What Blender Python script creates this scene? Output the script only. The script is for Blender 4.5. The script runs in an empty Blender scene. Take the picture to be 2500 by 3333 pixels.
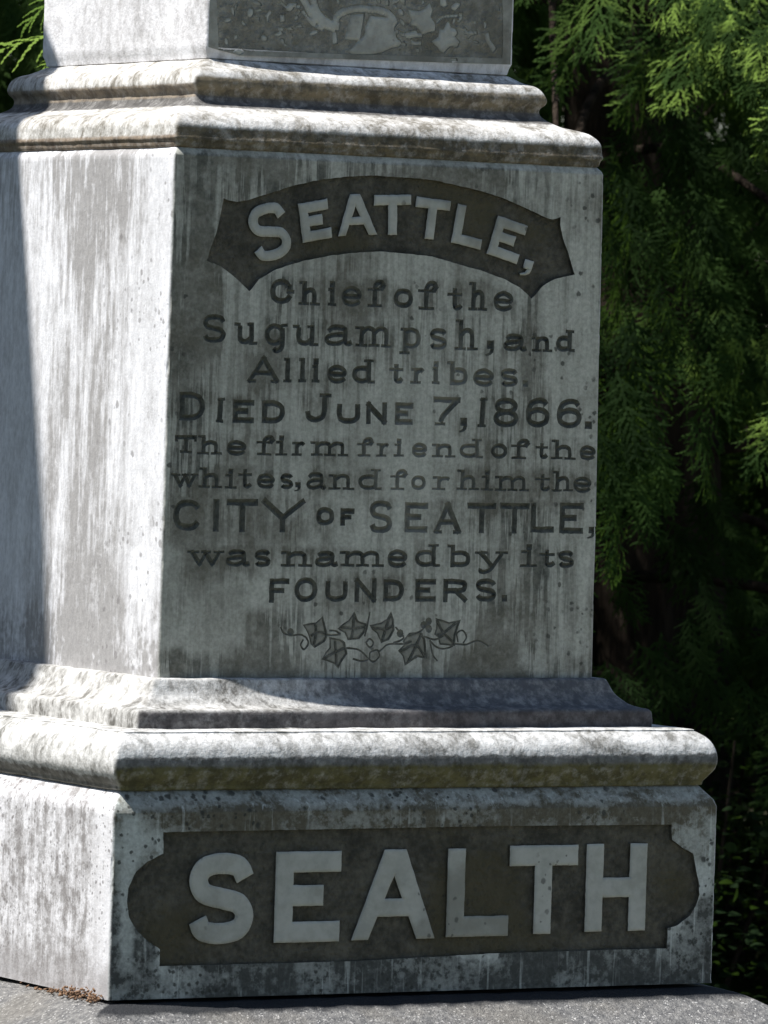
import bpy, bmesh, math, random
import numpy as np
from mathutils import Vector, Matrix, noise
from mathutils.geometry import delaunay_2d_cdt
R = math.radians
random.seed(7)
S = bpy.context.scene
COL = S.collection

# ---------------------------------------------------------------- camera, sky, sun, exposure
cam = bpy.data.cameras.new('camera')
cam_o = bpy.data.objects.new('camera', cam)
COL.objects.link(cam_o)
right, up_v, fwd = Vector((0.8632, -0.50396, 0.03012)), Vector((-0.01365, 0.03633, 0.99925)), Vector((0.50467, 0.86296, -0.02448))
cam_o.matrix_world = Matrix(((right.x, up_v.x, -fwd.x, -3.7821), (right.y, up_v.y, -fwd.y, -6.7676), (right.z, up_v.z, -fwd.z, 0.7464), (0, 0, 0, 1)))
cam.sensor_fit = 'HORIZONTAL'; cam.sensor_width = 36; cam.lens = 293.28
cam.clip_start = 0.1; cam.clip_end = 3000
cam.dof.use_dof = True; cam.dof.focus_distance = 7.65; cam.dof.aperture_fstop = 26.0
S.camera = cam_o

SUN = Vector((-1.0, 0.175, 1.75)).normalized()          # towards the sun
EL = math.asin(SUN.z); AZ = math.atan2(SUN.x, SUN.y)
w = bpy.data.worlds.new('World'); S.world = w; w.use_nodes = True
nt = w.node_tree
sky = nt.nodes.new('ShaderNodeTexSky'); sky.sky_type = 'NISHITA'; sky.sun_disc = False
sky.sun_elevation = EL; sky.sun_rotation = AZ; sky.air_density = 1.0; sky.dust_density = 0.6; sky.ozone_density = 1.0
bg = nt.nodes['Background']; bg.inputs['Strength'].default_value = 0.065
nt.links.new(sky.outputs[0], bg.inputs[0])
sl = bpy.data.lights.new('sun', 'SUN'); sl.energy = 4.6; sl.angle = R(0.53); sl.color = (1.0, 0.968, 0.925)
so = bpy.data.objects.new('sun', sl); COL.objects.link(so)
so.rotation_euler = (-SUN).to_track_quat('-Z', 'Y').to_euler()
vs = S.view_settings; vs.view_transform = 'Standard'; vs.look = 'None'; vs.gamma = 1.0; vs.exposure = 0.64
try: vs.use_curve_mapping = False
except Exception: pass

# ---------------------------------------------------------------- object helpers
def tag(o, label=None, cat=None, group=None, kind=None):
    if label: o['label'] = label
    if cat: o['category'] = cat
    if group: o['group'] = group
    if kind: o['kind'] = kind
    return o
def link(name, me, parent=None, mats=()):
    o = bpy.data.objects.new(name, me); COL.objects.link(o)
    if parent: o.parent = parent
    if me:
        for m in mats: me.materials.append(m)
    return o
def empty(name, loc=(0, 0, 0)):
    o = bpy.data.objects.new(name, None); COL.objects.link(o); o.location = loc; o.empty_display_size = .1
    return o
def mesh(name, verts, faces, smooth=None):
    me = bpy.data.meshes.new(name); me.from_pydata([tuple(v) for v in verts], [], [tuple(f) for f in faces]); me.validate(); me.update()
    if smooth is not None:
        for p in me.polygons: p.use_smooth = True
        me.set_sharp_from_angle(angle=R(smooth))
    return me
def mesh_np(name, V, Q, smooth=False, mat_idx=None):     # big quad meshes from numpy arrays
    me = bpy.data.meshes.new(name)
    V = np.asarray(V, np.float32); Q = np.asarray(Q, np.int32)
    me.vertices.add(len(V)); me.vertices.foreach_set('co', V.ravel())
    n = len(Q); me.loops.add(n*4); me.loops.foreach_set('vertex_index', Q.ravel())
    me.polygons.add(n); me.polygons.foreach_set('loop_start', np.arange(0, n*4, 4, dtype=np.int32))
    me.polygons.foreach_set('loop_total', np.full(n, 4, np.int32))
    if smooth: me.polygons.foreach_set('use_smooth', np.ones(n, bool))
    me.update(calc_edges=True); me.validate()
    return me

# ---------------------------------------------------------------- node helpers
class N:
    def __init__(s, name):
        s.m = bpy.data.materials.new(name); s.m.use_nodes = True; s.t = s.m.node_tree
        s.b = s.t.nodes['Principled BSDF']; s.co = s.t.nodes.new('ShaderNodeTexCoord').outputs['Object']
        sp = s.t.nodes.new('ShaderNodeSeparateXYZ'); s.t.links.new(s.co, sp.inputs[0]); s.x, s.y, s.z = sp.outputs
    def put(s, sock, v):
        if hasattr(v, 'is_output'): s.t.links.new(v, sock)
        elif isinstance(v, (tuple, list)): sock.default_value = tuple(v) + ((1.0,) if len(v) == 3 and len(sock.default_value) == 4 else ())
        else: sock.default_value = v
    def math(s, op, a, b=0.0, c=0.0, clamp=False):
        n = s.t.nodes.new('ShaderNodeMath'); n.operation = op; n.use_clamp = clamp
        for i, v in enumerate((a, b, c)): s.put(n.inputs[i], v)
        return n.outputs[0]
    def mul(s, a, b): return s.math('MULTIPLY', a, b)
    def add(s, a, b, clamp=False): return s.math('ADD', a, b, clamp=clamp)
    def step(s, v, lo, hi, a=0.0, b=1.0):
        n = s.t.nodes.new('ShaderNodeMapRange'); n.interpolation_type = 'SMOOTHSTEP'
        for i, k in enumerate((v, lo, hi, a, b)): s.put(n.inputs[i], k)
        return n.outputs[0]
    def coord(s, scale=(1, 1, 1), loc=(0, 0, 0), src=None):
        n = s.t.nodes.new('ShaderNodeMapping'); s.t.links.new(src or s.co, n.inputs[0])
        n.inputs['Scale'].default_value = scale; n.inputs['Location'].default_value = loc
        return n.outputs[0]
    def noise(s, scale, detail=4, rough=.55, src=None, dist=0.0):
        n = s.t.nodes.new('ShaderNodeTexNoise'); s.t.links.new(src or s.co, n.inputs['Vector'])
        n.inputs['Scale'].default_value = scale; n.inputs['Detail'].default_value = detail; n.inputs['Roughness'].default_value = rough; n.inputs['Distortion'].default_value = dist
        return n.outputs['Fac']
    def voro(s, scale, src=None, out='Distance', rnd=1.0):
        n = s.t.nodes.new('ShaderNodeTexVoronoi'); s.t.links.new(src or s.co, n.inputs['Vector'])
        n.inputs['Scale'].default_value = scale; n.inputs['Randomness'].default_value = rnd
        return n.outputs[out]
    def mix(s, f, a, b, mode='MIX'):
        n = s.t.nodes.new('ShaderNodeMix'); n.data_type = 'RGBA'; n.blend_type = mode
        s.put(n.inputs[0], f); s.put(n.inputs[6], a); s.put(n.inputs[7], b)
        return n.outputs[2]
    def bump(s, h, strength=.4, dist=.002, prev=None):
        n = s.t.nodes.new('ShaderNodeBump'); n.inputs['Strength'].default_value = strength; n.inputs['Distance'].default_value = dist
        s.put(n.inputs['Height'], h)
        if prev: s.t.links.new(prev, n.inputs['Normal'])
        return n.outputs[0]
    def attr(s, name):
        n = s.t.nodes.new('ShaderNodeAttribute'); n.attribute_name = name
        return n.outputs['Fac']
    def done(s, color, rough=.8, normal=None, spec=.25):
        s.put(s.b.inputs['Base Color'], color); s.put(s.b.inputs['Roughness'], rough); s.b.inputs['Specular IOR Level'].default_value = spec
        if normal: s.t.links.new(normal, s.b.inputs['Normal'])
        return s.m

# ---- measured outlines on the stone faces, metres (x along the front, z up)
WORDS = [[('C',-0.1644,-0.1314,0.8076,0.8375),('h',-0.1256,-0.0962,0.8071,0.8358),('i',-0.0858,-0.0734,0.8071,0.8373),('e',-0.0666,-0.0389,0.8072,0.832),('f',-0.0323,-0.0058,0.8079,0.8409)],[('o',0.0051,0.0321,0.8077,0.8313),('f',0.0378,0.0678,0.8066,0.8416)],[('t',0.0796,0.103,0.8069,0.8373),('h',0.1097,0.1365,0.8078,0.8421),('e',0.1452,0.1737,0.8077,0.8327)],[('S',-0.2538,-0.223,0.7591,0.7929),('u',-0.2116,-0.1798,0.7581,0.7843),('g',-0.1702,-0.1391,0.7485,0.7847),('u',-0.1326,-0.0966,0.7587,0.7842),('a',-0.089,-0.0479,0.7596,0.7855),('m',-0.046,0.0045,0.7599,0.7852),('p',0.0153,0.0443,0.7526,0.785),('s',0.0569,0.0812,0.7591,0.7853),('h',0.0917,0.1249,0.7597,0.7965),(',',0.1356,0.1476,0.753,0.7723)],[('a',0.1605,0.197,0.7599,0.7817),('n',0.201,0.2308,0.7605,0.7794),('d',0.2356,0.2625,0.7612,0.7879)],[('A',-0.1916,-0.1493,0.7136,0.7456),('l',-0.1436,-0.1319,0.7149,0.744),('l',-0.1232,-0.112,0.7154,0.7445),('i',-0.1048,-0.0939,0.7156,0.745),('e',-0.0837,-0.0561,0.715,0.7378),('d',-0.0495,-0.0182,0.716,0.7451)],[('t',0.0011,0.0233,0.7171,0.7438),('r',0.0312,0.0525,0.7174,0.737),('i',0.0614,0.0723,0.7176,0.746),('b',0.0829,0.1117,0.717,0.7459),('e',0.1197,0.1491,0.7159,0.7385),('s',0.158,0.1826,0.7167,0.7394),('.',0.1897,0.1976,0.7176,0.7257)],[('D',-0.2826,-0.2482,0.6671,0.7006),('1',-0.2341,-0.2214,0.6653,0.6949),('E',-0.2107,-0.1816,0.6653,0.6932),('D',-0.1713,-0.1398,0.6658,0.6933)],[('J',-0.1138,-0.0767,0.6682,0.7029),('U',-0.0689,-0.037,0.6673,0.6948),('N',-0.0287,0.0001,0.6677,0.6943),('E',0.0114,0.0365,0.6679,0.6948)],[('7',0.0645,0.1025,0.6683,0.7029),(',',0.101,0.1128,0.6599,0.6783)],[('1',0.126,0.1407,0.6676,0.7032),('8',0.1495,0.185,0.6678,0.7039),('6',0.1952,0.2295,0.6684,0.705),('6',0.2395,0.2753,0.6686,0.7048),('.',0.2802,0.2904,0.668,0.6775)],[('T',-0.2868,-0.2575,0.6283,0.6498),('h',-0.2571,-0.2235,0.6274,0.6504),('e',-0.2178,-0.1906,0.6265,0.6454)],[('f',-0.1782,-0.1518,0.6278,0.6519),('i',-0.1518,-0.1352,0.6278,0.6524),('r',-0.1297,-0.1095,0.6279,0.6454),('m',-0.1032,-0.0517,0.6284,0.6462)],[('f',-0.0409,-0.016,0.6286,0.6521),('r',-0.0133,0.0064,0.6289,0.646),('i',0.0113,0.0252,0.6293,0.6514),('e',0.0359,0.0582,0.6291,0.647),('n',0.0644,0.0975,0.6296,0.6468),('d',0.1029,0.1358,0.6296,0.6534)],[('o',0.1471,0.1707,0.6298,0.6483),('f',0.1745,0.2032,0.6295,0.6547)],[('t',0.2102,0.23,0.6304,0.6528),('h',0.2326,0.2684,0.6302,0.6543),('e',0.2739,0.2973,0.63,0.6482)],[('w',-0.2911,-0.2543,0.5882,0.6045),('h',-0.254,-0.222,0.5881,0.612),('i',-0.2189,-0.2027,0.5879,0.6117),('t',-0.2014,-0.1807,0.5879,0.6141),('e',-0.1757,-0.1509,0.5883,0.6067),('s',-0.1437,-0.1263,0.5881,0.6072),(',',-0.1246,-0.1156,0.5857,0.5967)],[('a',-0.1083,-0.0784,0.5881,0.6095),('n',-0.0778,-0.0421,0.5886,0.6076),('d',-0.0368,-0.0047,0.5892,0.6141)],[('f',0.0061,0.0322,0.5895,0.6148),('o',0.0362,0.0569,0.5899,0.6077),('r',0.0657,0.0929,0.5902,0.6074)],[('h',0.1002,0.1319,0.591,0.6156),('i',0.1345,0.1516,0.5909,0.6161),('m',0.1548,0.2026,0.5909,0.6094)],[('t',0.2104,0.2346,0.5909,0.6149),('h',0.2352,0.2657,0.5913,0.6165),('e',0.2662,0.2926,0.5904,0.6102)],[('C',-0.2871,-0.2495,0.5371,0.5742),('I',-0.2359,-0.2229,0.5365,0.5753),('T',-0.2154,-0.1726,0.5364,0.5758),('Y',-0.1675,-0.1089,0.5367,0.577)],[('O',-0.0937,-0.0685,0.5457,0.5679),('F',-0.0603,-0.0408,0.5459,0.5666)],[('S',-0.0201,0.0117,0.5375,0.5769),('E',0.0288,0.0612,0.5389,0.5752),('A',0.0701,0.1079,0.5378,0.5766),('T',0.1164,0.157,0.5392,0.576),('T',0.1625,0.2043,0.5391,0.5766),('L',0.2063,0.24,0.5409,0.5772),('E',0.2476,0.2819,0.5401,0.5778),(',',0.2881,0.2995,0.5343,0.549)],[('w',-0.267,-0.2169,0.4959,0.5145),('a',-0.2152,-0.1795,0.4955,0.5165),('s',-0.1758,-0.1538,0.4952,0.5164)],[('n',-0.1402,-0.0972,0.4963,0.5151),('a',-0.0937,-0.0591,0.496,0.5158),('m',-0.0586,0.0018,0.4971,0.5163),('e',0.0065,0.0343,0.496,0.5184),('d',0.0446,0.0795,0.4978,0.5255)],[('b',0.09,0.1223,0.4976,0.5252),('y',0.1286,0.1758,0.4893,0.5176)],[('i',0.193,0.2176,0.4989,0.5271),('t',0.2195,0.2449,0.4986,0.5235),('s',0.2474,0.2703,0.4982,0.5198)],[('F',-0.1549,-0.1276,0.4533,0.4822),('O',-0.1205,-0.0891,0.4543,0.4839),('U',-0.0783,-0.0473,0.4548,0.4832),('N',-0.0378,-0.0078,0.4545,0.4835),('D',0.0018,0.0306,0.4557,0.4826),('E',0.0463,0.0753,0.4556,0.4834),('R',0.0855,0.1191,0.4553,0.4837),('S',0.1311,0.1603,0.4563,0.4846),('.',0.1685,0.1762,0.4567,0.4647)]]
ARCH = [('S',(-0.1826,0.8529),(-0.1323,0.866),(-0.1993,0.9191)),('E',(-0.1205,0.8807),(-0.0804,0.8886),(-0.1288,0.9268)),('A',(-0.0727,0.8906),(-0.0187,0.8944),(-0.0778,0.9395)),('T',(-0.0233,0.8935),(0.0284,0.8961),(-0.0245,0.9416)),('T',(0.0293,0.8932),(0.0777,0.8899),(0.0345,0.942)),('L',(0.0841,0.8887),(0.1259,0.8814),(0.0926,0.9358)),('E',(0.1348,0.8769),(0.1778,0.8657),(0.1495,0.9237)),(',',(0.1817,0.8528),(0.1963,0.8496),(0.1879,0.8727))]
ARCH_PANEL = [(-0.2304,0.93),(-0.2346,0.9064),(-0.2396,0.8864),(-0.2471,0.8677),(-0.2508,0.8553),(-0.232,0.8498),(-0.2172,0.8404),(-0.2072,0.8329),(-0.1925,0.8213),(-0.1796,0.8359),(-0.1604,0.8465),(-0.141,0.8536),(-0.1182,0.8601),(-0.0855,0.8669),(-0.0525,0.8716),(-0.0194,0.8742),(-0.0099,0.8743),(0.0236,0.8728),(0.0572,0.8708),(0.0912,0.8636),(0.1253,0.8567),(0.1597,0.8469),(0.1822,0.8375),(0.1952,0.8285),(0.1992,0.8244),(0.2035,0.8287),(0.2146,0.8409),(0.2321,0.8499),(0.2598,0.8559),(0.2495,0.8821),(0.2421,0.8979),(0.2372,0.9153),(0.2372,0.9248),(0.2258,0.9215),(0.2171,0.9233),(0.1911,0.9326),(0.1565,0.9443),(0.1222,0.9524),(0.0882,0.9576),(0.0627,0.9617),(0.0375,0.9635),(-0.0127,0.9644),(-0.0222,0.965),(-0.0636,0.9616),(-0.0965,0.9574),(-0.1292,0.9503),(-0.1535,0.943),(-0.1826,0.9333),(-0.1988,0.9284),(-0.2133,0.9264),(-0.2247,0.9274)]
BASEL = [('S',-0.3124,-0.2261,0.0608,0.167),('E',-0.1979,-0.1096,0.0604,0.1671),('A',-0.0934,0.021,0.0613,0.1679),('L',0.0363,0.1227,0.0623,0.1676),('T',0.1222,0.2184,0.0635,0.17),('H',0.2305,0.317,0.0648,0.1706)]
BASE_PANEL = [(-0.3493,0.1922),(-0.3485,0.1677),(-0.3689,0.1586),(-0.384,0.1468),(-0.3931,0.1281),(-0.3944,0.111),(-0.391,0.0939),(-0.3798,0.0782),(-0.3639,0.0651),(-0.3496,0.057),(-0.3494,0.037),(-0.0864,0.037),(0.1167,0.0422),(0.3481,0.0427),(0.3487,0.067),(0.3626,0.0702),(0.3809,0.0824),(0.3897,0.0965),(0.3931,0.1075),(0.3916,0.1217),(0.3862,0.1407),(0.3822,0.1574),(0.3665,0.1647),(0.3512,0.1743),(0.3492,0.1929),(0.1113,0.194)]
LEAVES = [[(-0.1065,0.427),(-0.0951,0.4287),(-0.0895,0.4295),(-0.0811,0.437),(-0.0769,0.4246),(-0.0738,0.4155),(-0.0774,0.408),(-0.0905,0.4005),(-0.0954,0.4047),(-0.1005,0.4187)],[(-0.0699,0.4122),(-0.0564,0.4098),(-0.0496,0.4056),(-0.0463,0.3932),(-0.0528,0.3849),(-0.0573,0.3766),(-0.0632,0.3815),(-0.0796,0.3865),(-0.075,0.394),(-0.0695,0.3998)],[(-0.0587,0.423),(-0.0513,0.4289),(-0.0447,0.4322),(-0.0373,0.4422),(-0.0322,0.4314),(-0.0196,0.4282),(-0.0222,0.4199),(-0.0296,0.4115),(-0.0449,0.4098),(-0.049,0.4181)],[(-0.0147,0.4265),(0.0006,0.4299),(0.0081,0.4341),(0.0137,0.4425),(0.0168,0.4333),(0.0182,0.4217),(0.0108,0.41),(0.0013,0.4066),(-0.0049,0.4183),(-0.0117,0.4224)],[(0.0321,0.4084),(0.0396,0.4176),(0.0551,0.4193),(0.0612,0.4102),(0.0648,0.3884),(0.0521,0.3901),(0.035,0.38),(0.0327,0.39),(0.0257,0.3967),(0.0333,0.4034)],[(0.0769,0.4353),(0.0956,0.4304),(0.1101,0.4338),(0.1039,0.4153),(0.1033,0.4036),(0.0827,0.4052),(0.0805,0.4136),(0.0755,0.4169),(0.0783,0.4236)]]
VINES = [[(-0.1377,0.4235),(-0.1337,0.4178),(-0.1251,0.4145),(-0.1109,0.4154),(-0.1022,0.4113),(-0.0997,0.4046),(-0.1047,0.398),(-0.1099,0.403),(-0.1069,0.4088)],[(-0.0738,0.4155),(-0.0661,0.415),(-0.0566,0.4161)],[(-0.0566,0.4172),(-0.0625,0.42),(-0.0701,0.4205)],[(-0.0484,0.3998),(-0.0292,0.3974),(-0.0174,0.3883),(-0.0095,0.3833),(-0.0011,0.39),(-0.0042,0.3974),(-0.0137,0.3949),(-0.0145,0.3883)],[(-0.0221,0.4149),(-0.0186,0.4274),(-0.0162,0.4423)],[(-0.0003,0.3966),(0.011,0.4042),(0.0342,0.4051),(0.0419,0.4076)],[(0.0187,0.4067),(0.0282,0.4092),(0.032,0.4142),(0.021,0.4242)],[(0.0611,0.4135),(0.0748,0.4102),(0.0863,0.4144)],[(0.069,0.4085),(0.079,0.401),(0.0907,0.3994),(0.1004,0.4027)],[(0.0397,0.4151),(0.055,0.4202),(0.0607,0.4252)],[(0.1052,0.4053),(0.1199,0.4045),(0.1334,0.4096),(0.1433,0.4071),(0.1503,0.4029)],[(0.108,0.4086),(0.1067,0.4179),(0.1144,0.4212),(0.12,0.4137),(0.1159,0.407)],[(0.069,0.4085),(0.0734,0.3918),(0.0795,0.3851)],[(-0.0365,0.3866),(-0.0249,0.3841),(-0.0173,0.3858)],[(-0.0199,0.4066),(-0.0152,0.4107),(-0.0099,0.4058),(-0.0149,0.4007),(-0.0194,0.4049)],[(-0.0894,0.4262),(-0.089,0.4146),(-0.0915,0.403)],[(-0.0947,0.4146),(-0.0863,0.4188),(-0.0767,0.4171)],[(-0.062,0.4064),(-0.0607,0.3948),(-0.0593,0.3799)],[(-0.0748,0.3882),(-0.0617,0.3948),(-0.0484,0.3998)],[(-0.0372,0.4381),(-0.0377,0.4231),(-0.0393,0.4131)],[(-0.053,0.4247),(-0.0377,0.4231),(-0.0224,0.4248)],[(0.0128,0.4383),(0.0075,0.4233),(0.0031,0.41)],[(-0.0108,0.4249),(0.0066,0.4225),(0.0171,0.4267)],[(0.0571,0.4168),(0.0516,0.4051),(0.0406,0.385)],[(0.0306,0.3967),(0.0497,0.4034),(0.0628,0.3901)],[(0.079,0.432),(0.0882,0.4186),(0.1022,0.4069)],[(0.1073,0.4321),(0.0901,0.4195),(0.0785,0.4152)]]
DOTS = [(0.0663,0.4319),(0.0596,0.4277),(0.0666,0.4232),(0.027,0.4175),(-0.1243,0.4186)]
UPOLY = [[(0.0627,1.1717),(0.0689,1.1709),(0.08,1.1703),(0.0848,1.1723),(0.0949,1.1812),(0.0994,1.1719),(0.0969,1.1635),(0.1042,1.1543),(0.1031,1.1459),(0.0934,1.1436),(0.0852,1.1402),(0.0795,1.1471),(0.0752,1.1504),(0.0669,1.1506),(0.0693,1.1596),(0.0649,1.1677)],[(0.1207,1.16),(0.125,1.1542),(0.1303,1.1426),(0.1397,1.1347),(0.1343,1.1296),(0.1246,1.1279),(0.1165,1.1198),(0.1095,1.1224),(0.1065,1.127),(0.098,1.1337),(0.1074,1.1402),(0.1085,1.1498),(0.1141,1.1489)],[(0.0688,1.1346),(0.0758,1.1326),(0.0841,1.1342),(0.085,1.1283),(0.0733,1.1265),(0.0683,1.1286)],[(0.0761,1.1243),(0.0816,1.1246),(0.0815,1.1198),(0.0763,1.1195)],[(0.125,1.1148),(0.1348,1.1153),(0.1363,1.1106),(0.128,1.109)],[(0.1569,1.1613),(0.1611,1.1615),(0.1612,1.1579),(0.157,1.1577)],[(0.1356,1.1697),(0.1412,1.1694),(0.1414,1.1658),(0.1358,1.1655)],[(0.1331,1.1618),(0.138,1.1615),(0.1374,1.1585),(0.1332,1.1588)],[(0.1085,1.1891),(0.1169,1.1884),(0.1193,1.1778),(0.1146,1.1751),(0.1089,1.1772)],[(0.1242,1.178),(0.131,1.1832),(0.1394,1.1813),(0.1314,1.1725),(0.125,1.1745)],[(0.0101,1.1612),(0.039,1.1592),(0.0479,1.1406),(0.0553,1.1256),(0.043,1.1226),(0.0295,1.116),(0.0158,1.1129),(-0.0115,1.1115),(-0.0199,1.1158),(0.0027,1.1359)],[(0.0412,1.1759),(0.0481,1.1751),(0.0497,1.1692),(0.0427,1.1701)],[(0.0299,1.1836),(0.0368,1.1828),(0.0371,1.1733),(0.0316,1.173)],[(0.0518,1.186),(0.0602,1.1841),(0.0598,1.1745),(0.0507,1.1788)],[(-0.017,1.1607),(0.0036,1.1624),(0.0021,1.1506),(-0.0017,1.1286),(-0.0237,1.1292)],[(-0.042,1.1371),(-0.0349,1.1386),(-0.0325,1.1242),(-0.0402,1.1227)],[(-0.1148,1.1544),(-0.1065,1.1548),(-0.1056,1.146),(-0.1138,1.145)],[(-0.1498,1.158),(-0.1411,1.1612),(-0.1359,1.1588),(-0.1459,1.1549)],[(-0.1344,1.1522),(-0.1283,1.1592),(-0.1244,1.1572),(-0.1305,1.148)],[(-0.1222,1.1296),(-0.1123,1.1362),(-0.1083,1.1314),(-0.1145,1.1278)],[(-0.106,1.1393),(-0.0984,1.1414),(-0.0932,1.1367),(-0.1021,1.1356)],[(-0.0946,1.1416),(-0.0845,1.1454),(-0.0805,1.1412),(-0.0894,1.1391)],[(-0.0982,1.1708),(-0.0905,1.1701),(-0.0921,1.1628),(-0.0967,1.1653)],[(-0.147,1.1499),(-0.1407,1.1508),(-0.1412,1.1452)],[(-0.1135,1.1722),(-0.107,1.167),(-0.0992,1.1624),(-0.1029,1.1605),(-0.1107,1.1657),(-0.116,1.1709)],[(-0.0889,1.1613),(-0.0851,1.1621),(-0.085,1.1587),(-0.0888,1.1585)],[(-0.1772,1.1069),(-0.1686,1.1139),(-0.1608,1.1077),(-0.167,1.103)]]
USTROKES = [([(-0.0857,1.1803),(-0.0776,1.1686),(-0.0709,1.1589),(-0.0617,1.1517),(-0.0512,1.1455),(-0.0409,1.1427)],0.01),([(-0.0703,1.179),(-0.0634,1.1627),(-0.0541,1.1532),(-0.0436,1.1471),(-0.0358,1.1452)],0.01),([(-0.0812,1.1595),(-0.0719,1.1489),(-0.064,1.1438),(-0.0549,1.1409)],0.005),([(-0.0372,1.1485),(-0.0337,1.1576),(-0.0236,1.1637),(-0.0082,1.1677),(0.0073,1.1678),(0.0241,1.1674),(0.0372,1.1636),(0.0453,1.1557),(0.0441,1.1528)],0.01),([(0.1447,1.1505),(0.1512,1.1448),(0.1602,1.1477)],0.005),([(0.1771,1.145),(0.1802,1.1368),(0.1861,1.1299)],0.008),([(0.1054,1.158),(0.1149,1.1644),(0.133,1.1666)],0.004),([(0.0492,1.1431),(0.059,1.14),(0.0754,1.1433)],0.006),([(0.0646,1.138),(0.0825,1.1401)],0.006),([(0.0079,1.1445),(0.0422,1.1463)],0.008)]
UPANEL = [(-0.2101,1.4223),(-0.1966,1.108),(0.0099,1.1129),(0.1993,1.118),(0.1984,1.1668),(0.1893,1.4474)]

# ---------------------------------------------------------------- stone
def spots(n, scale, size, mask_scale, lo, hi):
    jt = n.t.nodes.new('ShaderNodeVectorMath'); jt.operation = 'ADD'
    nz = n.t.nodes.new('ShaderNodeTexNoise'); n.t.links.new(n.co, nz.inputs['Vector']); nz.inputs['Scale'].default_value = scale*2.2; nz.inputs['Detail'].default_value = 3
    sc_ = n.t.nodes.new('ShaderNodeVectorMath'); sc_.operation = 'SCALE'; sc_.inputs['Scale'].default_value = .38/scale
    n.t.links.new(nz.outputs['Color'], sc_.inputs[0]); n.t.links.new(n.co, jt.inputs[0]); n.t.links.new(sc_.outputs[0], jt.inputs[1])
    size = n.mul(n.step(n.voro(scale, jt.outputs[0], 'Color'), .1, .9, .45, 1.1), size)
    v = n.voro(scale, jt.outputs[0]); d = n.step(v, size, n.mul(size, .55))
    return n.mul(d, n.step(n.noise(mask_scale, 3), lo, hi))
def front_mask(n):                                          # 1 on the two faces turned to -Y / +Y, 0 on the sides
    return n.step(n.math('SUBTRACT', n.math('ABSOLUTE', n.y), n.math('ABSOLUTE', n.x)), -.004, .004)
def stone_die():                                            # upright faces: clean marble, rain streaks, grime where water stands
    n = N('streaked_marble')
    fm = front_mask(n); at = n.attr('stain')                # stain: where dirt has gathered, set on the face's vertices
    st = n.noise(1, 4, .6, n.coord((48, 48, 2.6))); st2 = n.noise(1, 4, .62, n.coord((140, 140, 9)))
    bl = n.noise(7, 6, .66); fine = n.noise(60, 5, .68); big = n.noise(2.3, 3, .5)
    strk = n.add(n.mul(n.step(st, .44, .62), .7), n.mul(n.step(st2, .42, .62), .5))
    g = n.add(n.mul(strk, n.step(big, .32, .62, .10, .75)), n.mul(n.step(bl, .46, .66), .38))
    g = n.add(g, n.mul(at, n.add(.22, n.mul(n.add(n.mul(n.step(st2, .46, .58), 1.1), n.step(bl, .42, .58)), .66))), True)
    g = n.mul(g, n.step(fine, .25, .6, .70, 1.08))
    cf = n.mix(n.step(fine, .35, .7), (.455, .462, .405), (.53, .533, .475))
    front = n.mix(n.math('MINIMUM', g, 1.0), cf, n.mix(n.step(n.noise(24, 5, .72), .36, .62), n.mix(n.step(bl, .40, .6), (.095, .10, .086), (.15, .144, .115)), (.215, .212, .18)))
    sp = n.math('MAXIMUM', spots(n, 62, .26, 9, .55, .64), spots(n, 26, .22, 5, .60, .68))
    sp = n.math('MAXIMUM', sp, n.mul(spots(n, 85, .33, 14, .47, .58), n.step(n.x, .225, .25)))
    front = n.mix(n.mul(sp, .8), front, (.055, .056, .048))
    front = n.mix(1.0, front, n.mix(n.step(n.noise(190, 4, .7), .30, .70), (.80, .80, .80), (1.14, 1.14, 1.14)), 'MULTIPLY')
    # side: whiter, tan grey weathering
    ss = n.noise(1, 5, .66, n.coord((24, 24, 3.0), (3, 1, 5)))
    s2 = n.noise(1, 5, .68, n.coord((120, 120, 17), (1, 4, 2)))
    s3 = n.noise(85, 5, .7)
    band = n.mul(n.step(n.y, .06, -.02), n.step(n.y, -.27, -.14))
    topd = n.mul(n.mul(n.step(n.add(n.z, n.mul(st2, .12)), .90, 1.0), n.step(n.y, -.100, -.104)), n.step(n.y, -.205, -.185))
    gs = n.add(n.mul(n.step(ss, .38, .62), n.add(n.mul(band, .55), .16)), n.mul(n.step(s2, .40, .66), n.add(n.mul(band, .24), .10)))
    gs = n.add(n.add(gs, n.mul(topd, .42)), n.mul(n.mul(n.step(n.z, .80, .96), n.step(n.y, -.26, -.2)), n.mul(n.step(s2, .4, .6), .35)))
    foot2 = n.step(n.add(n.z, n.mul(n.math('SUBTRACT', n.noise(13, 5, .65), .5), .30)), .475, .36)
    gs = n.math('MINIMUM', n.add(gs, n.mul(foot2, n.add(.12, n.add(n.mul(n.step(s3, .30, .70), .40), n.mul(n.step(s2, .34, .68), .40))))), 1.0)
    gs = n.mul(n.add(gs, n.mul(n.step(n.noise(16, 5, .7), .46, .64), .16)), n.step(s3, .3, .6, .70, 1.08))
    side = n.mix(n.math('MINIMUM', n.mul(gs, 1.2), .92), (.85, .858, .89), (.335, .325, .32))
    side = n.mix(1.0, side, n.mix(n.step(n.noise(1, 5, .72, n.coord((150, 150, 80))), .30, .70), (.84, .84, .84), (1.09, 1.09, 1.09)), 'MULTIPLY')
    sp2 = n.mul(n.math('MAXIMUM', spots(n, 85, .31, 7, .44, .52), spots(n, 48, .25, 6, .50, .57)), n.step(n.y, -.10, -.17, .25, 1))
    side = n.mix(n.mul(sp2, .62), side, (.20, .19, .19))
    col = n.mix(fm, side, front)
    nb = n.bump(n.add(n.noise(320, 3), n.mul(n.noise(60, 4), 1.2)), .35, .0012)
    return n.done(col, .82, nb)
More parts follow.
